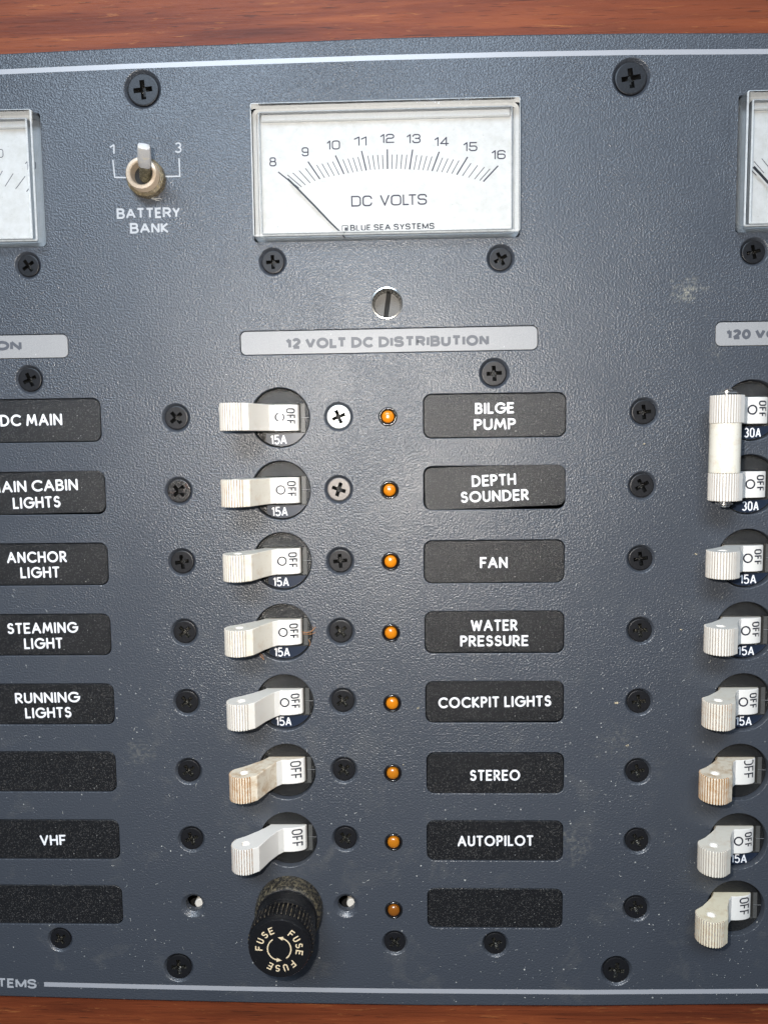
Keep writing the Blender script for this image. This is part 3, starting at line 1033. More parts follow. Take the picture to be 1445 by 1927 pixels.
# ------------------------------------------------------------------ label plates
NM = ['BILGE PUMP', 'DEPTH SOUNDER', 'FAN', 'WATER PRESSURE', 'COCKPIT LIGHTS', 'STEREO', 'AUTOPILOT', None,
      'DC MAIN', 'MAIN CABIN LIGHTS', 'ANCHOR LIGHT', 'STEAMING LIGHT', 'RUNNING LIGHTS', None, 'VHF', None]
LT = {
    0: [('BILGE', 894, 967, 779, 777.5, 21), ('PUMP', 892, 970.5, 809.5, 807.5, 21)],
    1: [('DEPTH', 888, 971, 916.5, 912, 21.5), ('SOUNDER', 867, 995, 946.5, 941, 21)],
    2: [('FAN', 903, 955, 1069.5, 1069, 21)],
    3: [('WATER', 886, 973.5, 1188, 1187, 21), ('PRESSURE', 866, 994, 1217, 1216, 20.5)],
    4: [('COCKPIT LIGHTS', 825, 1037, 1333.5, 1329.5, 20.5)],
    5: [('STEREO', 884, 978.5, 1470, 1469.5, 20.5)],
    6: [('AUTOPILOT', 861, 1003.5, 1593.5, 1592.5, 20)],
    8: [('DC MAIN', 1, 117.5, 802.5, 800, 22)],
    9: [('MAIN CABIN', -20, 147, 928, 922.5, 21.5), ('LIGHTS', 25, 114.5, 958, 954.5, 21.5)],
    10: [('ANCHOR', 13.5, 126, 1060, 1058, 21), ('LIGHT', 39, 112.5, 1088.5, 1087, 21)],
    11: [('STEAMING', 14, 146.5, 1193.5, 1191, 20.5), ('LIGHT', 46, 118.5, 1222, 1220.5, 20.5)],
    12: [('RUNNING', 29, 150, 1324.5, 1322, 20), ('LIGHTS', 48, 135, 1352.5, 1350.5, 20)],
    14: [('VHF', 76, 124.5, 1592, 1591, 19.5)],
}
for k, (x, y, a, dx, dy) in enumerate(PL):
    top = -0.16
    t = empty('label_plate', x + dx, y + dy, -0.55, a)
    mb = MB()
    mb.slab(rrect(PW - .34, PH_ - .36, PR - .1), 0.39, 0.0, 0.10)
    mb.build('plate', 'plate', t, 30)
    if k in LT:
        mb = MB()
        for (s, u0, u1, vb0, vb1, cap) in LT[k]:
            write_px(mb, s, u0, u1, vb0, vb1, cap, 0.53, (x + dx, y + dy, -0.55), -0.145, GL, .28, True, a)
        mb.build('lettering', 'white', t, 0)
    if NM[k]:
        lab = 'black speckled label plate reading %s in white capitals' % NM[k]
    else:
        lab = {7: 'blank black speckled label plate below AUTOPILOT beside the lowest amber lamp',
               13: 'blank black speckled label plate between RUNNING LIGHTS and VHF',
               15: 'blank black speckled label plate directly below VHF'}[k]
    tag(t, lab, 'label plate', 'black label plates beside the breakers')

HT = [[('12 VOLT DC DISTRIBUTION', 537, 920, 656.5, 650, 20.5)], [('DISTRIBUTION', -196, 41, 659.5, 659.5, 18.5)],
      [('120 VOLT AC DISTRIBUTION', 1365, 1765, 638.5, 634, 19)]]
HLAB = ['pale grey header strip reading 12 VOLT DC DISTRIBUTION under the volts dial',
        'pale grey header strip ending in ON above the DC MAIN plate', 'pale grey header strip beginning 120 V above the double-pole breaker']
for k, (x, y, w, h, a) in enumerate(HD):
    t = empty('header_strip', x, y, -0.42, a)
    mb = MB()
    mb.slab(rrect(w - .3, h - .3, 1.35), 0.30, 0, 0.08)
    mb.build('plate', 'header', t, 30)
    mb = MB()
    for (s, u0, u1, vb0, vb1, cap) in HT[k]:
        write_px(mb, s, u0, u1, vb0, vb1, cap, 0.76, (x, y, -0.42), -0.105, WIDE, .16, False, a)
    mb.build('lettering', 'greyink', t, 0)
    tag(t, HLAB[k], 'header strip', 'pale header strips above the columns')

# ------------------------------------------------------------------ circuit breakers
KX, KH, KR = -9.92, 8.2, 3.68            # knob axis
FACE = -1.55


def toggle_profile():
    """closed (x,h) outline counter-clockwise, with a groove flag per edge"""
    pts, flag = [], []
    base = [(4.75, -3.2), (4.7, -1.9), (4.45, -1.25), (3.7, -0.62), (2.7, -0.18), (1.5, 0.10), (0.2, 0.22), (-1.2, 0.20)]
    for p in base:
        pts.append(p)
        flag.append(0)
    for p in [(-2.5, 1.7), (-4.2, 4.9), (-5.2, 7.6), (-6.1, 9.8)]:
        pts.append(p)
        flag.append(0)
    a = 44.0
    nrib = 16
    step = 10.6
    for i in range(nrib):
        for (f, r) in ((0.0, KR), (0.56, KR), (0.66, KR - .24), (0.92, KR - .24)):
            aa = radians(a + step * (i + f))
            pts.append((KX + r * cos(aa), KH + r * sin(aa)))
            flag.append(1 if r < KR else 0)
    aa = radians(a + step * nrib)
    pts.append((KX + KR * cos(aa), KH + KR * sin(aa)))
    flag.append(0)
    for p in [(-10.6, 4.4), (-8.0, 1.8), (-6.2, -0.2), (-5.3, -1.6), (-5.2, -3.2)]:
        pts.append(p)
        flag.append(0)
    return pts, flag


PROF, PFLAG = toggle_profile()
TW = 6.75


def offset_loop(pts, d):
    n = len(pts)
    out = []
    for i in range(n):
        a, p, b = pts[i - 1], pts[i], pts[(i + 1) % n]
        v1 = Vector((p[0] - a[0], p[1] - a[1])).normalized()
        v2 = Vector((b[0] - p[0], b[1] - p[1])).normalized()
        m = Vector((-v1.y - v2.y, v1.x + v2.x))
        m = m.normalized() * d if m.length > 1e-6 else Vector((0, 0))
        out.append((p[0] + m.x, p[1] + m.y))
    return out


def toggle_mesh(mat, groove):
    mb = MB()
    n = len(PROF)
    ins = offset_loop(PROF, 0.10)
    ys = [(-TW / 2, ins), (-TW / 2 + .14, PROF), (TW / 2 - .14, PROF), (TW / 2, ins)]
    for k in range(3):
        (y0, l0), (y1, l1) = ys[k], ys[k + 1]
        vs = [(x, y0, h) for x, h in l0] + [(x, y1, h) for x, h in l1]
        for gf in (0, 1):
            fs = [(i, n + i, n + (i + 1) % n, (i + 1) % n) for i in range(n) if (PFLAG[i] or PFLAG[(i + 1) % n]) == gf]
            mb.add(vs, [f for f in fs if not 0 < f[0] < 8], gf)
            if not gf:
                mb.add(vs, [f for f in fs if 0 < f[0] < 8], 2)
    # ends with a blind pin hole
    hr = 1.15
    hole = [(KX + 0.1 + hr * cos(2 * pi * i / 20), KH + 0.1 + hr * sin(2 * pi * i / 20)) for i in range(20)]
    loops = [[Vector((x, h, 0)) for x, h in ins], [Vector((x, h, 0)) for x, h in hole]]
    tris = tessellate_polygon(loops)
    for yy, sgn in ((TW / 2, 1), (-TW / 2, -1)):
        vs = [(p.x, yy, p.y) for q in loops for p in q]
        fs = []
        for t in tris:
            a, b, c = (vs[i] for i in t)
            s = (b[0] - a[0]) * (c[2] - a[2]) - (b[2] - a[2]) * (c[0] - a[0])
            # normal along +y needs clockwise in (x,h)
            fs.append(tuple(t) if (s < 0) == (sgn > 0) else tuple(reversed(t)))
        mb.add(vs, fs, 0)
        yb = yy - sgn * 0.9
        v2 = [(x, yy, h) for x, h in hole] + [(x, yb, h) for x, h in hole]
        mb.add(v2, [(i, (i + 1) % 20, 20 + (i + 1) % 20, 20 + i) for i in range(20)] + [tuple(range(20, 40))], 2)
    return mb


def face_h(x):
    q = [(-2.5, 1.7), (-1.2, 0.20), (0.2, 0.22), (1.5, 0.10), (2.7, -0.18), (3.7, -0.62), (4.45, -1.25), (4.7, -1.9)]
    for (x0, h0), (x1, h1) in zip(q, q[1:]):
        if x0 <= x <= x1:
            return h0 + (h1 - h0) * (x - x0) / (x1 - x0)
    return 0


def down_text(mb, text, xc, yc, cap, length, pen, font, ymax=None):
    """lettering turned a quarter clockwise: reads downwards, heads towards +x"""
    def fn(a, b):
        x, y = xc - cap / 2 + b, yc + length / 2 - a
        if ymax is not None:
            y = min(y, ymax)
        return (x, y, face_h(x) + 0.03)
    write(mb, text, 0, length, 0, cap, pen, fn, font, .22, False, 0.0, 0.35)


def add_breaker_parts(t, ox, oy, rating, style, mat, groove, ring_gap=False, shift=0.0):
    def put(o):
        o.location = (ox * S, oy * S, 0)
        return o
    # recessed face disc with a slot
    mb = MB()
    slot = [(-6.1, -3.85), (5.25, -3.85), (5.25, 3.62), (-6.1, 3.62)]
    disc = circ(R_BRK - 0.32, 64)()
    dsc2 = circ(R_BRK - 0.20, 64)()
    mb.flat(disc, [slot[::-1]], FACE, 0)
    mb.ring_walls([[(x, y, FACE - 2.0) for x, y in dsc2], [(x, y, FACE - .12) for x, y in dsc2], [(x, y, FACE) for x, y in disc]], 0)
    mb.ring_walls([[(x, y, FACE) for x, y in slot[::-1]], [(x, y, FACE - 2.4) for x, y in slot[::-1]]], 1)
    mb.add([(x, y, FACE - 2.4) for x, y in slot], [(0, 1, 2, 3)], 0)
    # sloping grey shoulder inside the slot and the moulding line
    mb.add([(5.28, -3.75, FACE + .02), (6.35, -3.75, FACE + .06), (6.35, 3.55, FACE + .06), (5.28, 3.55, FACE + .02)], [(0, 1, 2, 3)], 1)
    put(mb.build('body', ['face', 'facegrey'], t, 30))
    mb = MB()
    mb.add([(5.3, -.14, FACE + .08), (R_BRK - .35, -.14, FACE + .08), (R_BRK - .35, 0, FACE + .08), (5.3, 0, FACE + .08)], [(0, 1, 2, 3)])
    mb.add([(5.3, 0.01, FACE + .08), (R_BRK - .35, 0.01, FACE + .08), (R_BRK - .35, .09, FACE + .08), (5.3, .09, FACE + .08)], [(0, 1, 2, 3)], 1)  # pale strip: painted highlight along the moulding line
    put(mb.build('moulding_line', ['hole', 'header'], t, 0))
    if rating:
        r = R_BRK - .45
        arc = [(r * cos(radians(a)), r * sin(radians(a))) for a in range(236, 329, 4)]
        poly = [(-3.9 + shift, -4.0)] + arc + [(r * cos(radians(329)), -4.0)]
        poly = [p for p in poly if p[1] <= -3.99]
        mb = MB()
        mb.flat(poly, (), FACE + .10)
        mb.ring_walls([[(x, y, FACE - .1) for x, y in poly], [(x, y, FACE + .10) for x, y in poly]])
        put(mb.build('rating_strip', 'ratingpad', t, 0))
        mb = MB()
        write(mb, rating, -2.85 + shift, 1.45 + shift, -6.85, 2.5, 0.34, lambda x, y: (x, y, FACE + .13), NAR, .18, False)
        put(mb.build('rating_number', 'white', t, 0))
    mb = toggle_mesh(mat, groove)
    tg = put(mb.build('toggle', [mat, groove, 'white_t'], t, 28))
    mb = MB()
    if style == 'small':
        down_text(mb, 'OFF', 2.75, 0.35, 2.3, 4.2, 0.38, NAR)
        ro = 1.08
        segs = ([E(0.0, 0, ro, ro, 0, 360, 28)] if not ring_gap else [E(0.0, 0, ro, ro, 110, 250, 12), E(0.0, 0, ro, ro, -55, 50, 10)])
        for s in segs:
            stroke(mb, [(x, y + 0.15) for x, y in s], 0.20, lambda x, y: (x, y, face_h(x) + .03), 0, False)
    elif style == 'big':
        down_text(mb, 'OFF', 2.35, 0.45, 2.9, 5.0, 0.37, NAR)
    else:
        down_text(mb, 'OFF', 2.35, 1.0, 2.9, 5.6, 0.37, NAR, 3.28)
    mb.build('lettering', 'ink', tg, 0)
    return tg


DCS = [('small', 'toggle', 'groove', 'clean ivory toggle and broken printed ring, beside the bright screw'),
       ('small', 'toggle2', 'groove2', 'brown flecks on its ivory knob, in the DEPTH SOUNDER row'),
       ('small', 'toggle2', 'groove', 'ivory toggle, in the FAN row'),
       ('small', 'toggle2', 'groove', 'ivory toggle and orange fibres caught beside it'),
       ('small', 'toggle', 'groove', 'ivory toggle, in the COCKPIT LIGHTS row'),
       ('big', 'toggle3', 'groove3', 'brown-stained toggle and large OFF, in the STEREO row'),
       ('big', 'white_t', 'groove2', 'clean white toggle and large OFF, just above the fuse holder')]
for k, (x, y) in enumerate(DC):
    st, m, gr, lab = DCS[k]
    t = empty('circuit_breaker', x, y, 0, 0)
    add_breaker_parts(t, 0, 0, '15A' if k < 5 else None, st, m, gr, k == 0)
    tag(t, 'round 15A breaker with ' + lab if 0 < k < 5 else 'round breaker with ' + lab if k == 0 else 'round black breaker with ' + lab, 'circuit breaker', 'circuit breakers of the 12 volt column')

ACS = {2: ('small', 'toggle', 'groove', '15A', 'round black 15A breaker with clean white toggle, right under the double-pole breaker'),
       3: ('small', 'toggle', 'groove', '15A', 'round 15A breaker of the 120 volt column, level with the WATER PRESSURE plate'),
       4: ('small', 'toggle2', 'groove2', '15A', 'round 15A breaker of the 120 volt column, level with the COCKPIT LIGHTS plate'),
       5: ('cut', 'toggle3', 'groove3', None, 'round black breaker with brown-stained ribbed knob in the 120 volt column'),
       6: ('small', 'toggle2', 'groove', '15A', 'round black 15A breaker with white toggle, next above the lowest 120 volt one'),
       7: ('big', 'toggle4', 'groove2', None, 'round black breaker with yellowed toggle, lowest of the 120 volt column')}
for k in range(2, 8):
    st, m, gr, rt, lab = ACS[k]
    x, y = AC[k]
    t = empty('circuit_breaker', x, y, 0, 0)
    add_breaker_parts(t, 0, 0, rt, st, m, gr, False, 1.6)
    tag(t, lab, 'circuit breaker', 'single circuit breakers of the 120 volt column')

# double-pole breaker: two bodies, knobs joined by a tube on a pin
(x0, y0), (x1, y1) = AC[0], AC[1]
t = empty('double_pole_breaker', (x0 + x1) / 2, (y0 + y1) / 2, 0, 0)
d = (y0 - y1) / 2
ddx = (x0 - x1) / 2
add_breaker_parts(t, ddx, d, '30A', 'small', 'white_t', 'groove', False, 1.6)
add_breaker_parts(t, -ddx, -d, '30A', 'small', 'white_t', 'groove', False, 1.6)


def ycyl(mb, r, ya, yb, cx, ch, n=36, mi=0, bev=0.12):
    rings = [(r - bev, ya), (r, ya + bev), (r, yb - bev), (r - bev, yb)]
    rr = [[(cx + q * cos(2 * pi * i / n), y, ch + q * sin(2 * pi * i / n)) for i in range(n)] for q, y in rings]
    mb.ring_walls(rr, mi)
    mb.add(rr[0], [tuple(range(n))], mi)
    mb.add(rr[-1], [tuple(range(n))[::-1]], mi)


mb = MB()
ycyl(mb, KR - .06, -d + TW / 2 + .04, d - TW / 2 - .04, KX, KH)
mb.build('link_tube', 'tube', t, 35)
for s in (1, -1):
    mb = MB()
    yk = s * (d + TW / 2)
    a, b = sorted((yk - s * .8, yk + s * .95))
    ycyl(mb, 1.0, a, b, KX + .1, KH + .1, 20)
    a, b = sorted((yk + s * .55, yk + s * .95))
    ycyl(mb, 2.3 if s > 0 else 2.0, a, b, KX + .1, KH + .1, 28, bev=.08)
    a, b = sorted((yk + s * .96, yk + s * 1.55))
    ycyl(mb, 1.45, a, b, KX + .1, KH + .1, 20, bev=.3)
    mb.build('rivet', 'steel', t, 35)
tag(t, 'two joined 30A breakers whose white knobs are linked by a yellowed tube', 'circuit breaker')

# ------------------------------------------------------------------ indicator lamps
for k, (x, y) in enumerate(LXY):
    t = empty('indicator_lamp', x, y, 0, 0)
    mb = MB()
    mb.lathe([(2.42, -0.3), (2.42, 0.12), (2.3, 0.34), (2.12, 0.45), (1.98, 0.42), (1.86, 0.25), (1.80, -0.6)], 40, cap=False)
    mb.build('bezel', 'bezel', t, 60)
    mb = MB()
    mb.lathe([(1.62, -0.6), (1.60, 0.35), (1.50, 0.55), (1.30, 0.72), (1.08, 0.87), (0.78, 0.97), (0.4, 1.03), (0.1, 1.04)], 32)
    mb.build('lens', ['amber', 'amber1', 'amber', 'amber1', 'amber1', 'amber2', 'amber2', 'amber3'][k], t, 60)
    if k < 7:
        lab = '%samber lamp in a black bezel beside the %s plate' % ('' if k < 5 else 'dim ', NM[k])
    else:
        lab = 'dim amber lamp in a black bezel beside the blank plate, lowest of the column'
    tag(t, lab, 'indicator lamp', 'amber indicator lamps in a column')

# ------------------------------------------------------------------ meters
MW, MH, MT = 66.7, 32.5, 3.9


def px_line(mb, p, q, hw, org, h, lift=0.0):
    a, b = at(*p, h), at(*q, h)
    stroke(mb, [(a[0] - org[0], a[1] - org[1]), (b[0] - org[0], b[1] - org[1])], hw, lambda x, y: (x, y, h), lift, False)


DH = -1.0


def meter(k, label):
    cx, cy = METERS[k]
    t = empty('panel_meter', cx, cy, 0, 0)
    # inner case
    mb = MB()
    inner = rrect(MW - 2.3, MH - 2.0, 0.5)
    bar_ = rrect(MW - 4.6, 2.2, 0.3, 0, MH / 2 - 2.2)
    mb.slab(bar_, DH + 1.1, DH - .2, 0.25)
    mb.ring_walls([[(x, y, DH - .3) for x, y in inner(-.02)], [(x, y, DH + .25) for x, y in inner(.1)], [(x, y, DH + .25) for x, y in inner(1.1)]][::-1])
    mb.build('case', 'casein', t, 30)
    mb = MB()
    mb.flat(inner(-.02), (), DH)
    mb.build('dial', 'dial', t, 0)
    # clear cover
    cov = MB()
    o_ = rrect(MW, MH, 0.9)
    sh = [(0.0, -0.8), (0.0, 0.0), (-0.30, MT - .40), (-0.40, MT - .12), (-0.62, MT)]
    lo = [[(x, y, h) for x, y in o_(a)] for a, h in sh]
    cov.ring_walls(lo[:3], 0)
    cov.ring_walls(lo[2:], 1)
    ish = [(0, -0.6), (-.08, MT - 1.6), (-.2, MT - 1.35), (-.42, MT - 1.25)]
    in_ = rrect(MW - 4.0, MH - 2.9, 0.5, 0, -0.35)
    li = [[(x, y, h) for x, y in in_(a)] for a, h in ish][::-1]
    cov.ring_walls(li[:3], 1)
    cov.ring_walls(li[2:], 0)
    cov.flat(o_(-.62), (), MT, 0)
    cov.build('cover', ['acrylic', 'acryledge'], t, 50)
    tag(t, label, 'panel meter', 'analog panel meters in a row')
    return t, (cx, cy)


t, org = meter(1, 'analog meter reading DC VOLTS with scale 8 to 16 and needle resting near 8')
z = lambda x, y: (440 + x / 2.5804, 160 + y / 2.5804)
maj_o = [(215, 420), (360, 370), (493, 340), (620, 318), (745, 310), (868, 311), (997, 322), (1135, 347), (1283, 390)]
maj_i = [(318, 487), (418, 455), (535, 431), (643, 413), (746, 406), (853, 408), (962, 416), (1082, 434), (1211, 467)]
maj_i[0] = (316, 500)


def lerp(arr, s):
    i = min(int(s), len(arr) - 2)
    f = s - i
    # Catmull-Rom
    p = [arr[max(0, i - 1)], arr[i], arr[i + 1], arr[min(len(arr) - 1, i + 2)]]
    return tuple(0.5 * (2 * p[1][c] + (p[2][c] - p[0][c]) * f + (2 * p[0][c] - 5 * p[1][c] + 4 * p[2][c] - p[3][c]) * f * f
                        + (3 * p[1][c] - p[0][c] - 3 * p[2][c] + p[3][c]) * f ** 3) for c in (0, 1))


mb = MB()
for i in range(41):
    s = i / 5
    o_, i_ = lerp(maj_o, s), lerp(maj_i, s)
    if i % 5:
        o_ = (o_[0] + (i_[0] - o_[0]) * .27, o_[1] + (i_[1] - o_[1]) * .27)
    px_line(mb, z(*o_), z(*i_), 0.17 if i % 5 == 0 else 0.10, org, DH + .02)
mb.build('scale_marks', 'dialink', t, 0)
for s, (zx, zy), w in (('8', (190, 372), 34), ('9', (347, 323), 34), ('10', (484, 290), 64), ('11', (614, 271), 62), ('12', (745, 258), 68),
                       ('13', (873, 259), 68), ('14', (1009, 273), 70), ('15', (1148, 298), 68), ('16', (1285, 337), 68)):
    mb = MB()
    u, v = z(zx, zy)
    hw = w / 2.5804 / 2
    write_px(mb, s, u - hw, u + hw, v + 8.6, v + 8.2, 17.4, 0.32, (*org, 0), DH + .02, SQ, .34)
    mb.build('number', 'dialink', t, 0)
mb = MB()
write_px(mb, 'DC VOLTS', 661, 803.5, 388.5, 384.5, 20.5, 0.37, (*org, 0), DH + .02, SQ, .28)
mb.build('lettering', 'dialink', t, 0)
mb = MB()
write_px(mb, 'BLUE SEA SYSTEMS', 659, 817.5, 434.5, 430.5, 12, 0.30, (*org, 0), DH + .02, WIDE, .26, False)
mb.build('lettering', 'ink', t, 0)
mb = MB()
for p, q in (((644, 424), (654.5, 424)), ((654.5, 424), (654.5, 435)), ((654.5, 435), (644, 435)), ((644, 435), (644, 424))):
    px_line(mb, p, q, 0.09, org, DH + .02)
px_line(mb, (648.5, 430.5), (653.5, 430.5), 0.42, org, DH + .03)
mb.build('logo', 'ink', t, 0)
# needle: thin blade from the pivot to the scale
NH = 0.2


def needle(t, org, pts, w0, w1):
    mb = MB()
    q = [at(u, v, NH) for u, v in pts]
    q = [(a - org[0], b - org[1]) for a, b in q]
    n = len(q)
    for i in range(n - 1):
        wa = w0 + (w1 - w0) * i / (n - 1)
        wb = w0 + (w1 - w0) * (i + 1) / (n - 1)
        (ax, ay), (bx, by) = q[i], q[i + 1]
        l = math.hypot(bx - ax, by - ay)
        nx_, ny_ = -(by - ay) / l, (bx - ax) / l
        vs = []
        for hh in (NH, NH + .25):
            vs += [(ax + nx_ * wa, ay + ny_ * wa, hh), (ax - nx_ * wa, ay - ny_ * wa, hh), (bx - nx_ * wb, by - ny_ * wb, hh), (bx + nx_ * wb, by + ny_ * wb, hh)]
        mb.add(vs, [(4, 5, 6, 7), (3, 2, 1, 0), (0, 1, 5, 4), (1, 2, 6, 5), (2, 3, 7, 6), (3, 0, 4, 7)])
    mb.build('needle', 'needle', t, 0)


needle(t, org, [z(262, 455), z(300, 492), z(400, 594), z(470, 668), z(512, 708), z(540, 742)], 0.26, 0.17)

t, org = meter(0, 'cut-off analog meter with the figure 10 showing, above the ON header strip')
z1 = lambda x, y: (x / 5.509, 170 + y / 5.506)
mb = MB()
for p, q in (((137, 857), (52, 992)), ((260, 887), (162, 1018)), ((25, 830), (-50, 970)), ((-90, 808), (-150, 950))):
    px_line(mb, z1(*p), z1(*q), 0.085, org, DH + .02)
stroke(mb, [(a - org[0], b - org[1]) for a, b in (at(*z1(*p), DH) for p in ((360, 890), (340, 945), (312, 1000), (275, 1046)))], 0.11, lambda x, y: (x, y, DH + .02), 0, False)
mb.build('scale_marks', 'dialink', t, 0)
for s, u0, u1, v in (('10', 47.5, 68, 319), ('0', -6, 6.5, 296)):
    mb = MB()
    write_px(mb, s, u0, u1, v, v, 16.5, 0.18, (*org, 0), DH + .02, SQ, .34)
    mb.build('number', 'dialink', t, 0)
t, org = meter(2, 'cut-off analog meter with only its needle tip showing, above the 120 V header strip')
z2 = lambda x, y: (1360 + x / 5.67, 160 + y / 5.668)
mb = MB()
for p, q in (((415, 780), (500, 885)), ((332, 810), (440, 935)), ((520, 770), (580, 860))):
    px_line(mb, z2(*p), z2(*q), 0.085, org, DH + .02)
stroke(mb, [(a - org[0], b - org[1]) for a, b in (at(*z2(*p), DH) for p in ((243, 795), (272, 855), (310, 912), (358, 960)))], 0.11, lambda x, y: (x, y, DH + .02), 0, False)
mb.build('scale_marks', 'dialink', t, 0)
needle(t, org, [z2(325, 870), z2(400, 950), z2(482, 1040), z2(900, 1480)], 0.28, 0.26)

# zero adjuster: chromed sleeve with a slotted screw sunk in it
t = empty('meter_adjuster', ADJ[0], ADJ[1], 0, 0)
mb = MB()
nk = 96
prof = [(4.05, 0.02), (3.98, 0.22), (3.72, 0.26)]
mb.lathe(prof, nk, cap=False)
mb.lathe([(3.72, .26), (3.6, -.4), (3.68, -1.2), (3.45, -1.9), (3.6, -2.6), (3.4, -3.4), (3.5, -4.2), (3.4, -5.6)], nk, cap=False, radf=lambda i, k: 1 - 0.035 * (i % 4 < 2) * (k > 0))
mb.build('sleeve', 'chrome', t, 20)
mb = MB()
sl = [(-.42, -3.14), (.42, -3.14), (.42, 3.14), (-.42, 3.14)]
ra = radians(-8)
n = 48
for sgn in (1, -1):
    seg = [(3.3 * cos(a), 3.3 * sin(a)) for a in [radians(-90 + 11 + i * (158 / 20)) for i in range(21)]]
    seg = [(x * sgn, y * sgn) for x, y in seg]
    mb.flat(seg, (), -4.0)
    mb.ring_walls([[(x, y, -5.0) for x, y in seg], [(x, y, -4.0) for x, y in seg]])
mb.lathe([(3.35, -4.9), (3.3, -4.89)], 40, mi=1)
o = mb.build('slotted_screw', ['darkmetal', 'hole'], t, 30)
o.rotation_euler = (0, 0, ra)
tag(t, 'slotted meter adjusting screw sunk in a bright knurled sleeve below the volts dial', 'adjuster')

# ------------------------------------------------------------------ battery bank switch
t = empty('toggle_switch', SW[0], SW[1], 0, 0)
mb = MB()
hexr = lambda i, k: 1.0
mb.lathe([(4.75, 0.0), (4.78, 1.0), (4.7, 1.9), (4.25, 2.3), (3.9, 2.4)], 12 * 4, radf=lambda i, k: 1 + 0.018 * cos(6 * 2 * pi * i / 48 * 2))
mb.build('nut', 'dustnut', t, 40)
mb = MB()
prof = [(3.95, 2.2)]
h = 2.3
while h < 4.4:
    prof += [(3.95, h), (3.78, h + .18)]
    h += .36
prof += [(3.9, 4.5), (3.75, 4.75), (3.05, 4.85), (2.75, 4.6), (2.45, 3.0), (2.3, 1.2)]
mb.lathe(prof, 48, cap=False)
mb.build('bushing', 'brass', t, 30)
mb = MB()
mb.lathe([(2.4, 2.4), (0.1, 2.41)], 24)
mb.build('boot', 'hole', t, 0)
# lever from the bushing mouth to the bat tip
base = Vector((0.4, -0.6, 2.6))
tu, tv = at(270.5, 273, 13.0)
tip = Vector((tu - SW[0], tv - SW[1], 13.0))
ax = (tip - base).normalized()
sx_ = Vector((1, 0, 0)) - ax * ax.x
sx_.normalize()
sy_ = ax.cross(sx_)


def bar(mb, secs, n=24, power=2.0):
    rings = []
    for d_, a, b in secs:
        c = base + ax * d_
        ring = []
        for i in range(n):
            q = 2 * pi * i / n
            ca, sa = cos(q), sin(q)
            ca = math.copysign(abs(ca) ** (2 / power), ca)
            sa = math.copysign(abs(sa) ** (2 / power), sa)
            ring.append(tuple(c + sx_ * (a * ca) + sy_ * (b * sa)))
        rings.append(ring)
    mb.ring_walls(rings)
    mb.add(rings[-1], [tuple(range(n))])


LL = (tip - base).length
mb = MB()
bar(mb, [(0, 1.45, 1.3), (LL * .45, 1.40, 1.25)], 24)
mb.build('lever_shaft', 'levershaft', t, 40)
mb = MB()
bar(mb, [(LL * .42, 1.30, 1.1), (LL * .45, 1.55, 1.25), (LL * .62, 1.58, 1.15), (LL * .93, 1.52, .95), (LL * .98, 1.35, .85), (LL, .9, .5)], 28, 3.2)
mb.build('lever_tip', 'lever', t, 40)
tag(t, 'dusty brass toggle switch with a pale bat lever, above the words BATTERY BANK', 'toggle switch')

# ------------------------------------------------------------------ fuse holder
t = empty('fuse_holder', FH[0], FH[1], 0, 0)
mb = MB()
mb.lathe([(9.15, 0), (9.15, 1.6), (9.0, 3.2), (8.7, 4.2), (8.2, 4.8)], 64, cap=False)
mb.build('collar', 'dustcollar', t, 40)
mb = MB()
mb.lathe([(8.2, 4.8), (7.9, 4.9), (7.85, 8.6), (7.2, 8.9)], 64, cap=False)
mb.build('barrel', 'bakelite', t, 40)
capo = empty('cap', 0, 0)
capo.parent = t
capo.rotation_euler = (0, 0, 0)
mb = MB()
mb.lathe([(7.0, 8.7), (8.0, 8.9), (8.15, 9.3), (8.15, 10.2), (8.0, 10.6)], 72, cap=False)
mb.lathe([(8.0, 15.4), (7.95, 16.0), (7.8, 16.9), (7.55, 17.25), (7.2, 17.3)], 72)
mb.build('cap_body', 'bakelite', capo, 40)
mb = MB()
nr = 46
for part, rr in ((0, 8.32), (1, 7.95)):
    pass
vs, fs, fs2 = [], [], []
hs = [(10.6, 0.96), (10.9, 1.0), (14.9, 1.0), (15.4, .96)]
NN = nr * 4
for (h, k) in hs:
    for i in range(NN):
        a = 2 * pi * (i + .0) / NN
        r = 8.45 if i % 4 in (0, 1) else 7.90
        vs.append((r * k * cos(a), r * k * sin(a), h))
for k in range(len(hs) - 1):
    for i in range(NN):
        j = (i + 1) % NN
        (fs if i % 4 else fs2).append((k * NN + i, k * NN + j, (k + 1) * NN + j, (k + 1) * NN + i))
mb.add(vs, fs, 0)
mb.add(vs, fs2, 1)
mb.build('ribbed_grip', ['bakelite', 'ribdirt'], capo, 25)
FHT = 17.33
mb = MB()


def ring_text(mb, text, a_start, a_end, r0, cap, pen):
    """letters round the cap, heads outward, running clockwise from a_start to a_end (degrees)"""
    n = len(text)
    for i, c in enumerate(text):
        a = radians(a_start + (a_end - a_start) * i / (n - 1))
        gw, st = GL[c]
        w = 0.9 if c != 'S' else 0.95
        for k, s in enumerate(st):
            pts = []
            for px, py in s:
                lx = (px / max(gw, .3) - .5) * w
                ly = r0 + py * cap
                # heads outward: local x runs clockwise
                tx, ty = sin(a), -cos(a)
                pts.append((lx * tx + ly * cos(a), lx * ty + ly * sin(a)))
            stroke(mb, pts, pen / 2, lambda x, y: (x, y, FHT), 0.004 * k, True)


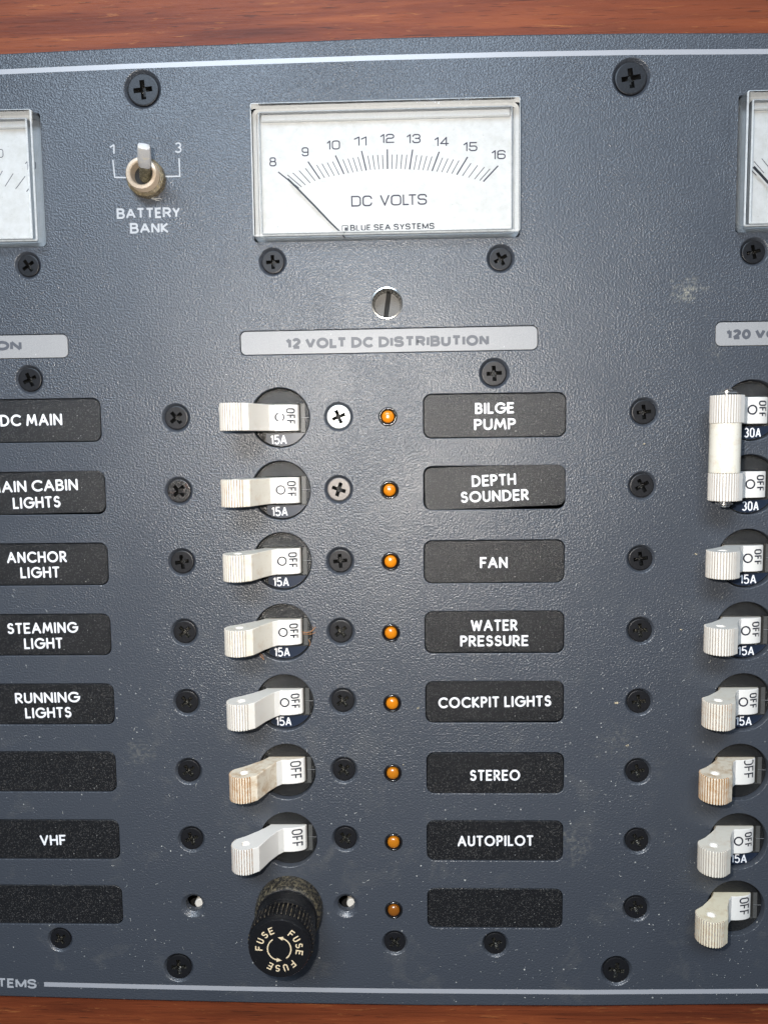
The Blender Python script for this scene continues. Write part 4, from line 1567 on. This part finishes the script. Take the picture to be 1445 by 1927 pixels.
ring_text(mb, 'FUSE', 178, 112, 4.35, 1.55, .30)
ring_text(mb, 'FUSE', 52, -10, 4.35, 1.55, .30)
ring_text(mb, 'FUSE', -50, -118, 4.35, 1.55, .30)
mb.build('lettering', 'cream', capo, 0)
for a0, a1 in ((125, 258), (-52, 72)):
    mb = MB()
    stroke(mb, E(0, 0, 2.95, 2.95, a0, a1, 16), .15, lambda x, y: (x, y, FHT), 0)
    e = radians(a1)
    c = (2.95 * cos(e), 2.95 * sin(e))
    tg = (-sin(e), cos(e))
    nn = (cos(e), sin(e))
    tri = [(c[0] + nn[0] * .55 - tg[0] * .1, c[1] + nn[1] * .55 - tg[1] * .1), (c[0] - nn[0] * .55 - tg[0] * .1, c[1] - nn[1] * .55 - tg[1] * .1), (c[0] + tg[0] * 1.25 - nn[0] * .1, c[1] + tg[1] * 1.25 - nn[1] * .1)]
    mb.add([(x, y, FHT + .006) for x, y in tri], [(0, 1, 2), ])
    mb.build('arrow', 'cream', capo, 0)
tag(t, 'dusty black screw-cap fuse holder lettered FUSE three times round two curved arrows', 'fuse holder')

# ------------------------------------------------------------------ dirt
def flake(mb, x, y, h, r, n=5, tall=.4):
    ph = random.random() * 6.28
    base_ = [(x + r * random.uniform(.5, 1.1) * cos(ph + 2 * pi * i / n), y + r * random.uniform(.4, 1) * sin(ph + 2 * pi * i / n), h) for i in range(n)]
    top_ = [(x + (a - x) * .6, y + (b - y) * .6, h + r * tall * random.uniform(.6, 1.2)) for a, b, _ in base_]
    mb.add(base_ + top_, [(i, (i + 1) % n, n + (i + 1) % n, n + i) for i in range(n)] + [tuple(range(n, 2 * n))])


solid = [((x, y), r + .3) for (x, y), r, a, l in SXY] + [((x, y), 8.0) for x, y in DC + AC] + [((x, y), 2.7) for x, y in LXY] + [(FH, 10.5), (SW, 5.5), (ADJ, 4.5)] + [(p, 4) for p in EH]
boxes = [(x, y, PW / 2 + .3, PH_ / 2 + .3) for x, y, a, dx, dy in PL] + [(x, y, 34, 17) for x, y in METERS] + [(x, y, w / 2 + .4, h / 2 + .6) for x, y, w, h, a in HD]


def free(x, y):
    return all(math.hypot(x - c[0], y - c[1]) > r for c, r in solid) and all(abs(x - a) > w or abs(y - b) > h for a, b, w, h in boxes)


mb = MB()
n = 0
clus = [(random.uniform(-50, 158), random.uniform(-160, -40), random.uniform(4, 14)) for _ in range(26)]
while n < 900:
    if random.random() < .55:
        cx, cy, r = random.choice(clus)
        x, y = random.gauss(cx, r), random.gauss(cy, r)
    else:
        x = random.uniform(-55, 160)
        y = 98 - 262 * random.random() ** .6
    if not free(x, y) or not -158 < y < 88:
        continue
    flake(mb, x, y, 0.0, random.choice((.05, .06, .07, .09, .12)), 5, .35)
    n += 1
d = mb.build('dust', 'lint', None, 0)
place(d, 0, 0, 0.0)
tag(d, 'pale dust specks scattered over the lower half of the panel', kind='stuff')
# small curled hairs of lint
mb = MB()
for _ in range(46):
    while True:
        x, y = random.uniform(-50, 155), random.uniform(-155, -30)
        if free(x, y):
            break
    a = random.random() * 6.28
    pts = [(x, y)]
    for i in range(4):
        a += random.uniform(-.6, .6)
        pts.append((pts[-1][0] + .22 * cos(a), pts[-1][1] + .22 * sin(a)))
    stroke(mb, pts, .028, lambda x, y: (x, y, .05), 0, False)
d = mb.build('lint_dust', 'lint', None, 0)
place(d, 0, 0, 0.0)
tag(d, 'tiny pale hairs of lint lying on the panel', kind='stuff')
CR = [(1213, 835, .42, 'reddish crumb between the screws facing the double-pole breaker'), (1309, 1043, .36, 'tan crumb close to the knob under the double-pole breaker'),
      (1281, 1184, .45, 'tan crumb between a 120 volt screw and the WATER PRESSURE level knob'), (1160, 1323, .55, 'brown crumb beside the COCKPIT LIGHTS plate'),
      (1180, 1403, .45, 'pale crumb beside the STEREO level screw of the 120 volt column'), (786, 1333, .40, 'tiny pale crumb between the COCKPIT LIGHTS lamp and its plate'),
      (758, 1440, .32, 'white speck touching the STEREO lamp bezel')]
for u, v, r, lab in CR:
    mb = MB()
    for _ in range(4):
        flake(mb, random.uniform(-r, r) * .7, random.uniform(-r, r) * .4, 0, r * random.uniform(.35, .6), 6, .9)
    o = mb.build('crumb', 'crumb', None, 0)
    place(o, *at(u, v), 0.0)
    tag(o, lab, 'crumb', 'crumbs of dirt on the panel')


def strand(mb, pts, r=.07):
    n = 6
    rings = []
    for i, p in enumerate(pts):
        p = Vector(p)
        a = Vector(pts[max(0, i - 1)])
        b = Vector(pts[min(len(pts) - 1, i + 1)])
        d_ = (b - a).normalized()
        s1 = d_.orthogonal().normalized()
        s2 = d_.cross(s1)
        rings.append([tuple(p + s1 * r * cos(2 * pi * k / n) + s2 * r * sin(2 * pi * k / n)) for k in range(n)])
    mb.ring_walls(rings)


mb = MB()
o0 = at(580, 1190)


def lp(u, v, h):
    x, y = at(u, v, h)
    return (x - o0[0], y - o0[1], h)


strand(mb, [lp(568, 1189, -.4), lp(577, 1191, 0.1), lp(586, 1189, .3), lp(594, 1180, .5)])
strand(mb, [lp(570, 1193, -.5), lp(580, 1194, 0), lp(588, 1193, .2), lp(594, 1190, .4)], .05)
strand(mb, [lp(585, 1188, .1), lp(590, 1184, .5), lp(588, 1180, .7)], .05)
strand(mb, [lp(580, 1203, 0), lp(584, 1210, .2), lp(582, 1215, .1)], .05)
o = mb.build('fibre', 'fibre', None, 60)
place(o, *o0, 0)
tag(o, 'small orange fibres caught at the rim of the WATER PRESSURE breaker', 'fibre')
mb = MB()
o0 = at(492, 1237)
strand(mb, [lp(487, 1229, .2), lp(491, 1236, .3), lp(497, 1242, .2)], .06)
strand(mb, [lp(489, 1228, .3), lp(495, 1236, .4), lp(496, 1240, .2)], .05)
o = mb.build('fibre', 'fibre', None, 60)
place(o, *o0, 0)
tag(o, 'tiny orange fibre under the arm of the WATER PRESSURE toggle', 'fibre')
mb = MB()
o0 = at(295, 374)
strand(mb, [lp(282, 371, .2), lp(294, 373, .3), lp(303, 373.5, .2)], .055)
strand(mb, [lp(285, 373, .2), lp(296, 376, .3), lp(300, 377, .2)], .045)
o = mb.build('fibre', 'lint', None, 60)
place(o, *o0, 0)
tag(o, 'two pale fibres lying just below the battery bank switch', 'fibre')
mb = MB()
x, y = at(446, 75)
for _ in range(16):
    flake(mb, random.gauss(0, 1.6), random.gauss(0, .35), 0, random.uniform(.3, .7), 6, 1.0)
o = mb.build('lump', 'dustnut', None, 0)
place(o, x, y, -2.9)
tag(o, 'greenish brown lump of grime on the wood at the top edge of the panel', 'grime')
mb = MB()
x, y = at(796, 1898)
for _ in range(7):
    flake(mb, random.gauss(0, 1.3), random.gauss(0, .18), 0, random.uniform(.15, .3), 5, .9)
o = mb.build('crumb', 'lint', None, 0)
place(o, x, y, -2.95)
tag(o, 'pale flecks of debris on the wood under the bottom edge of the panel', 'crumb')
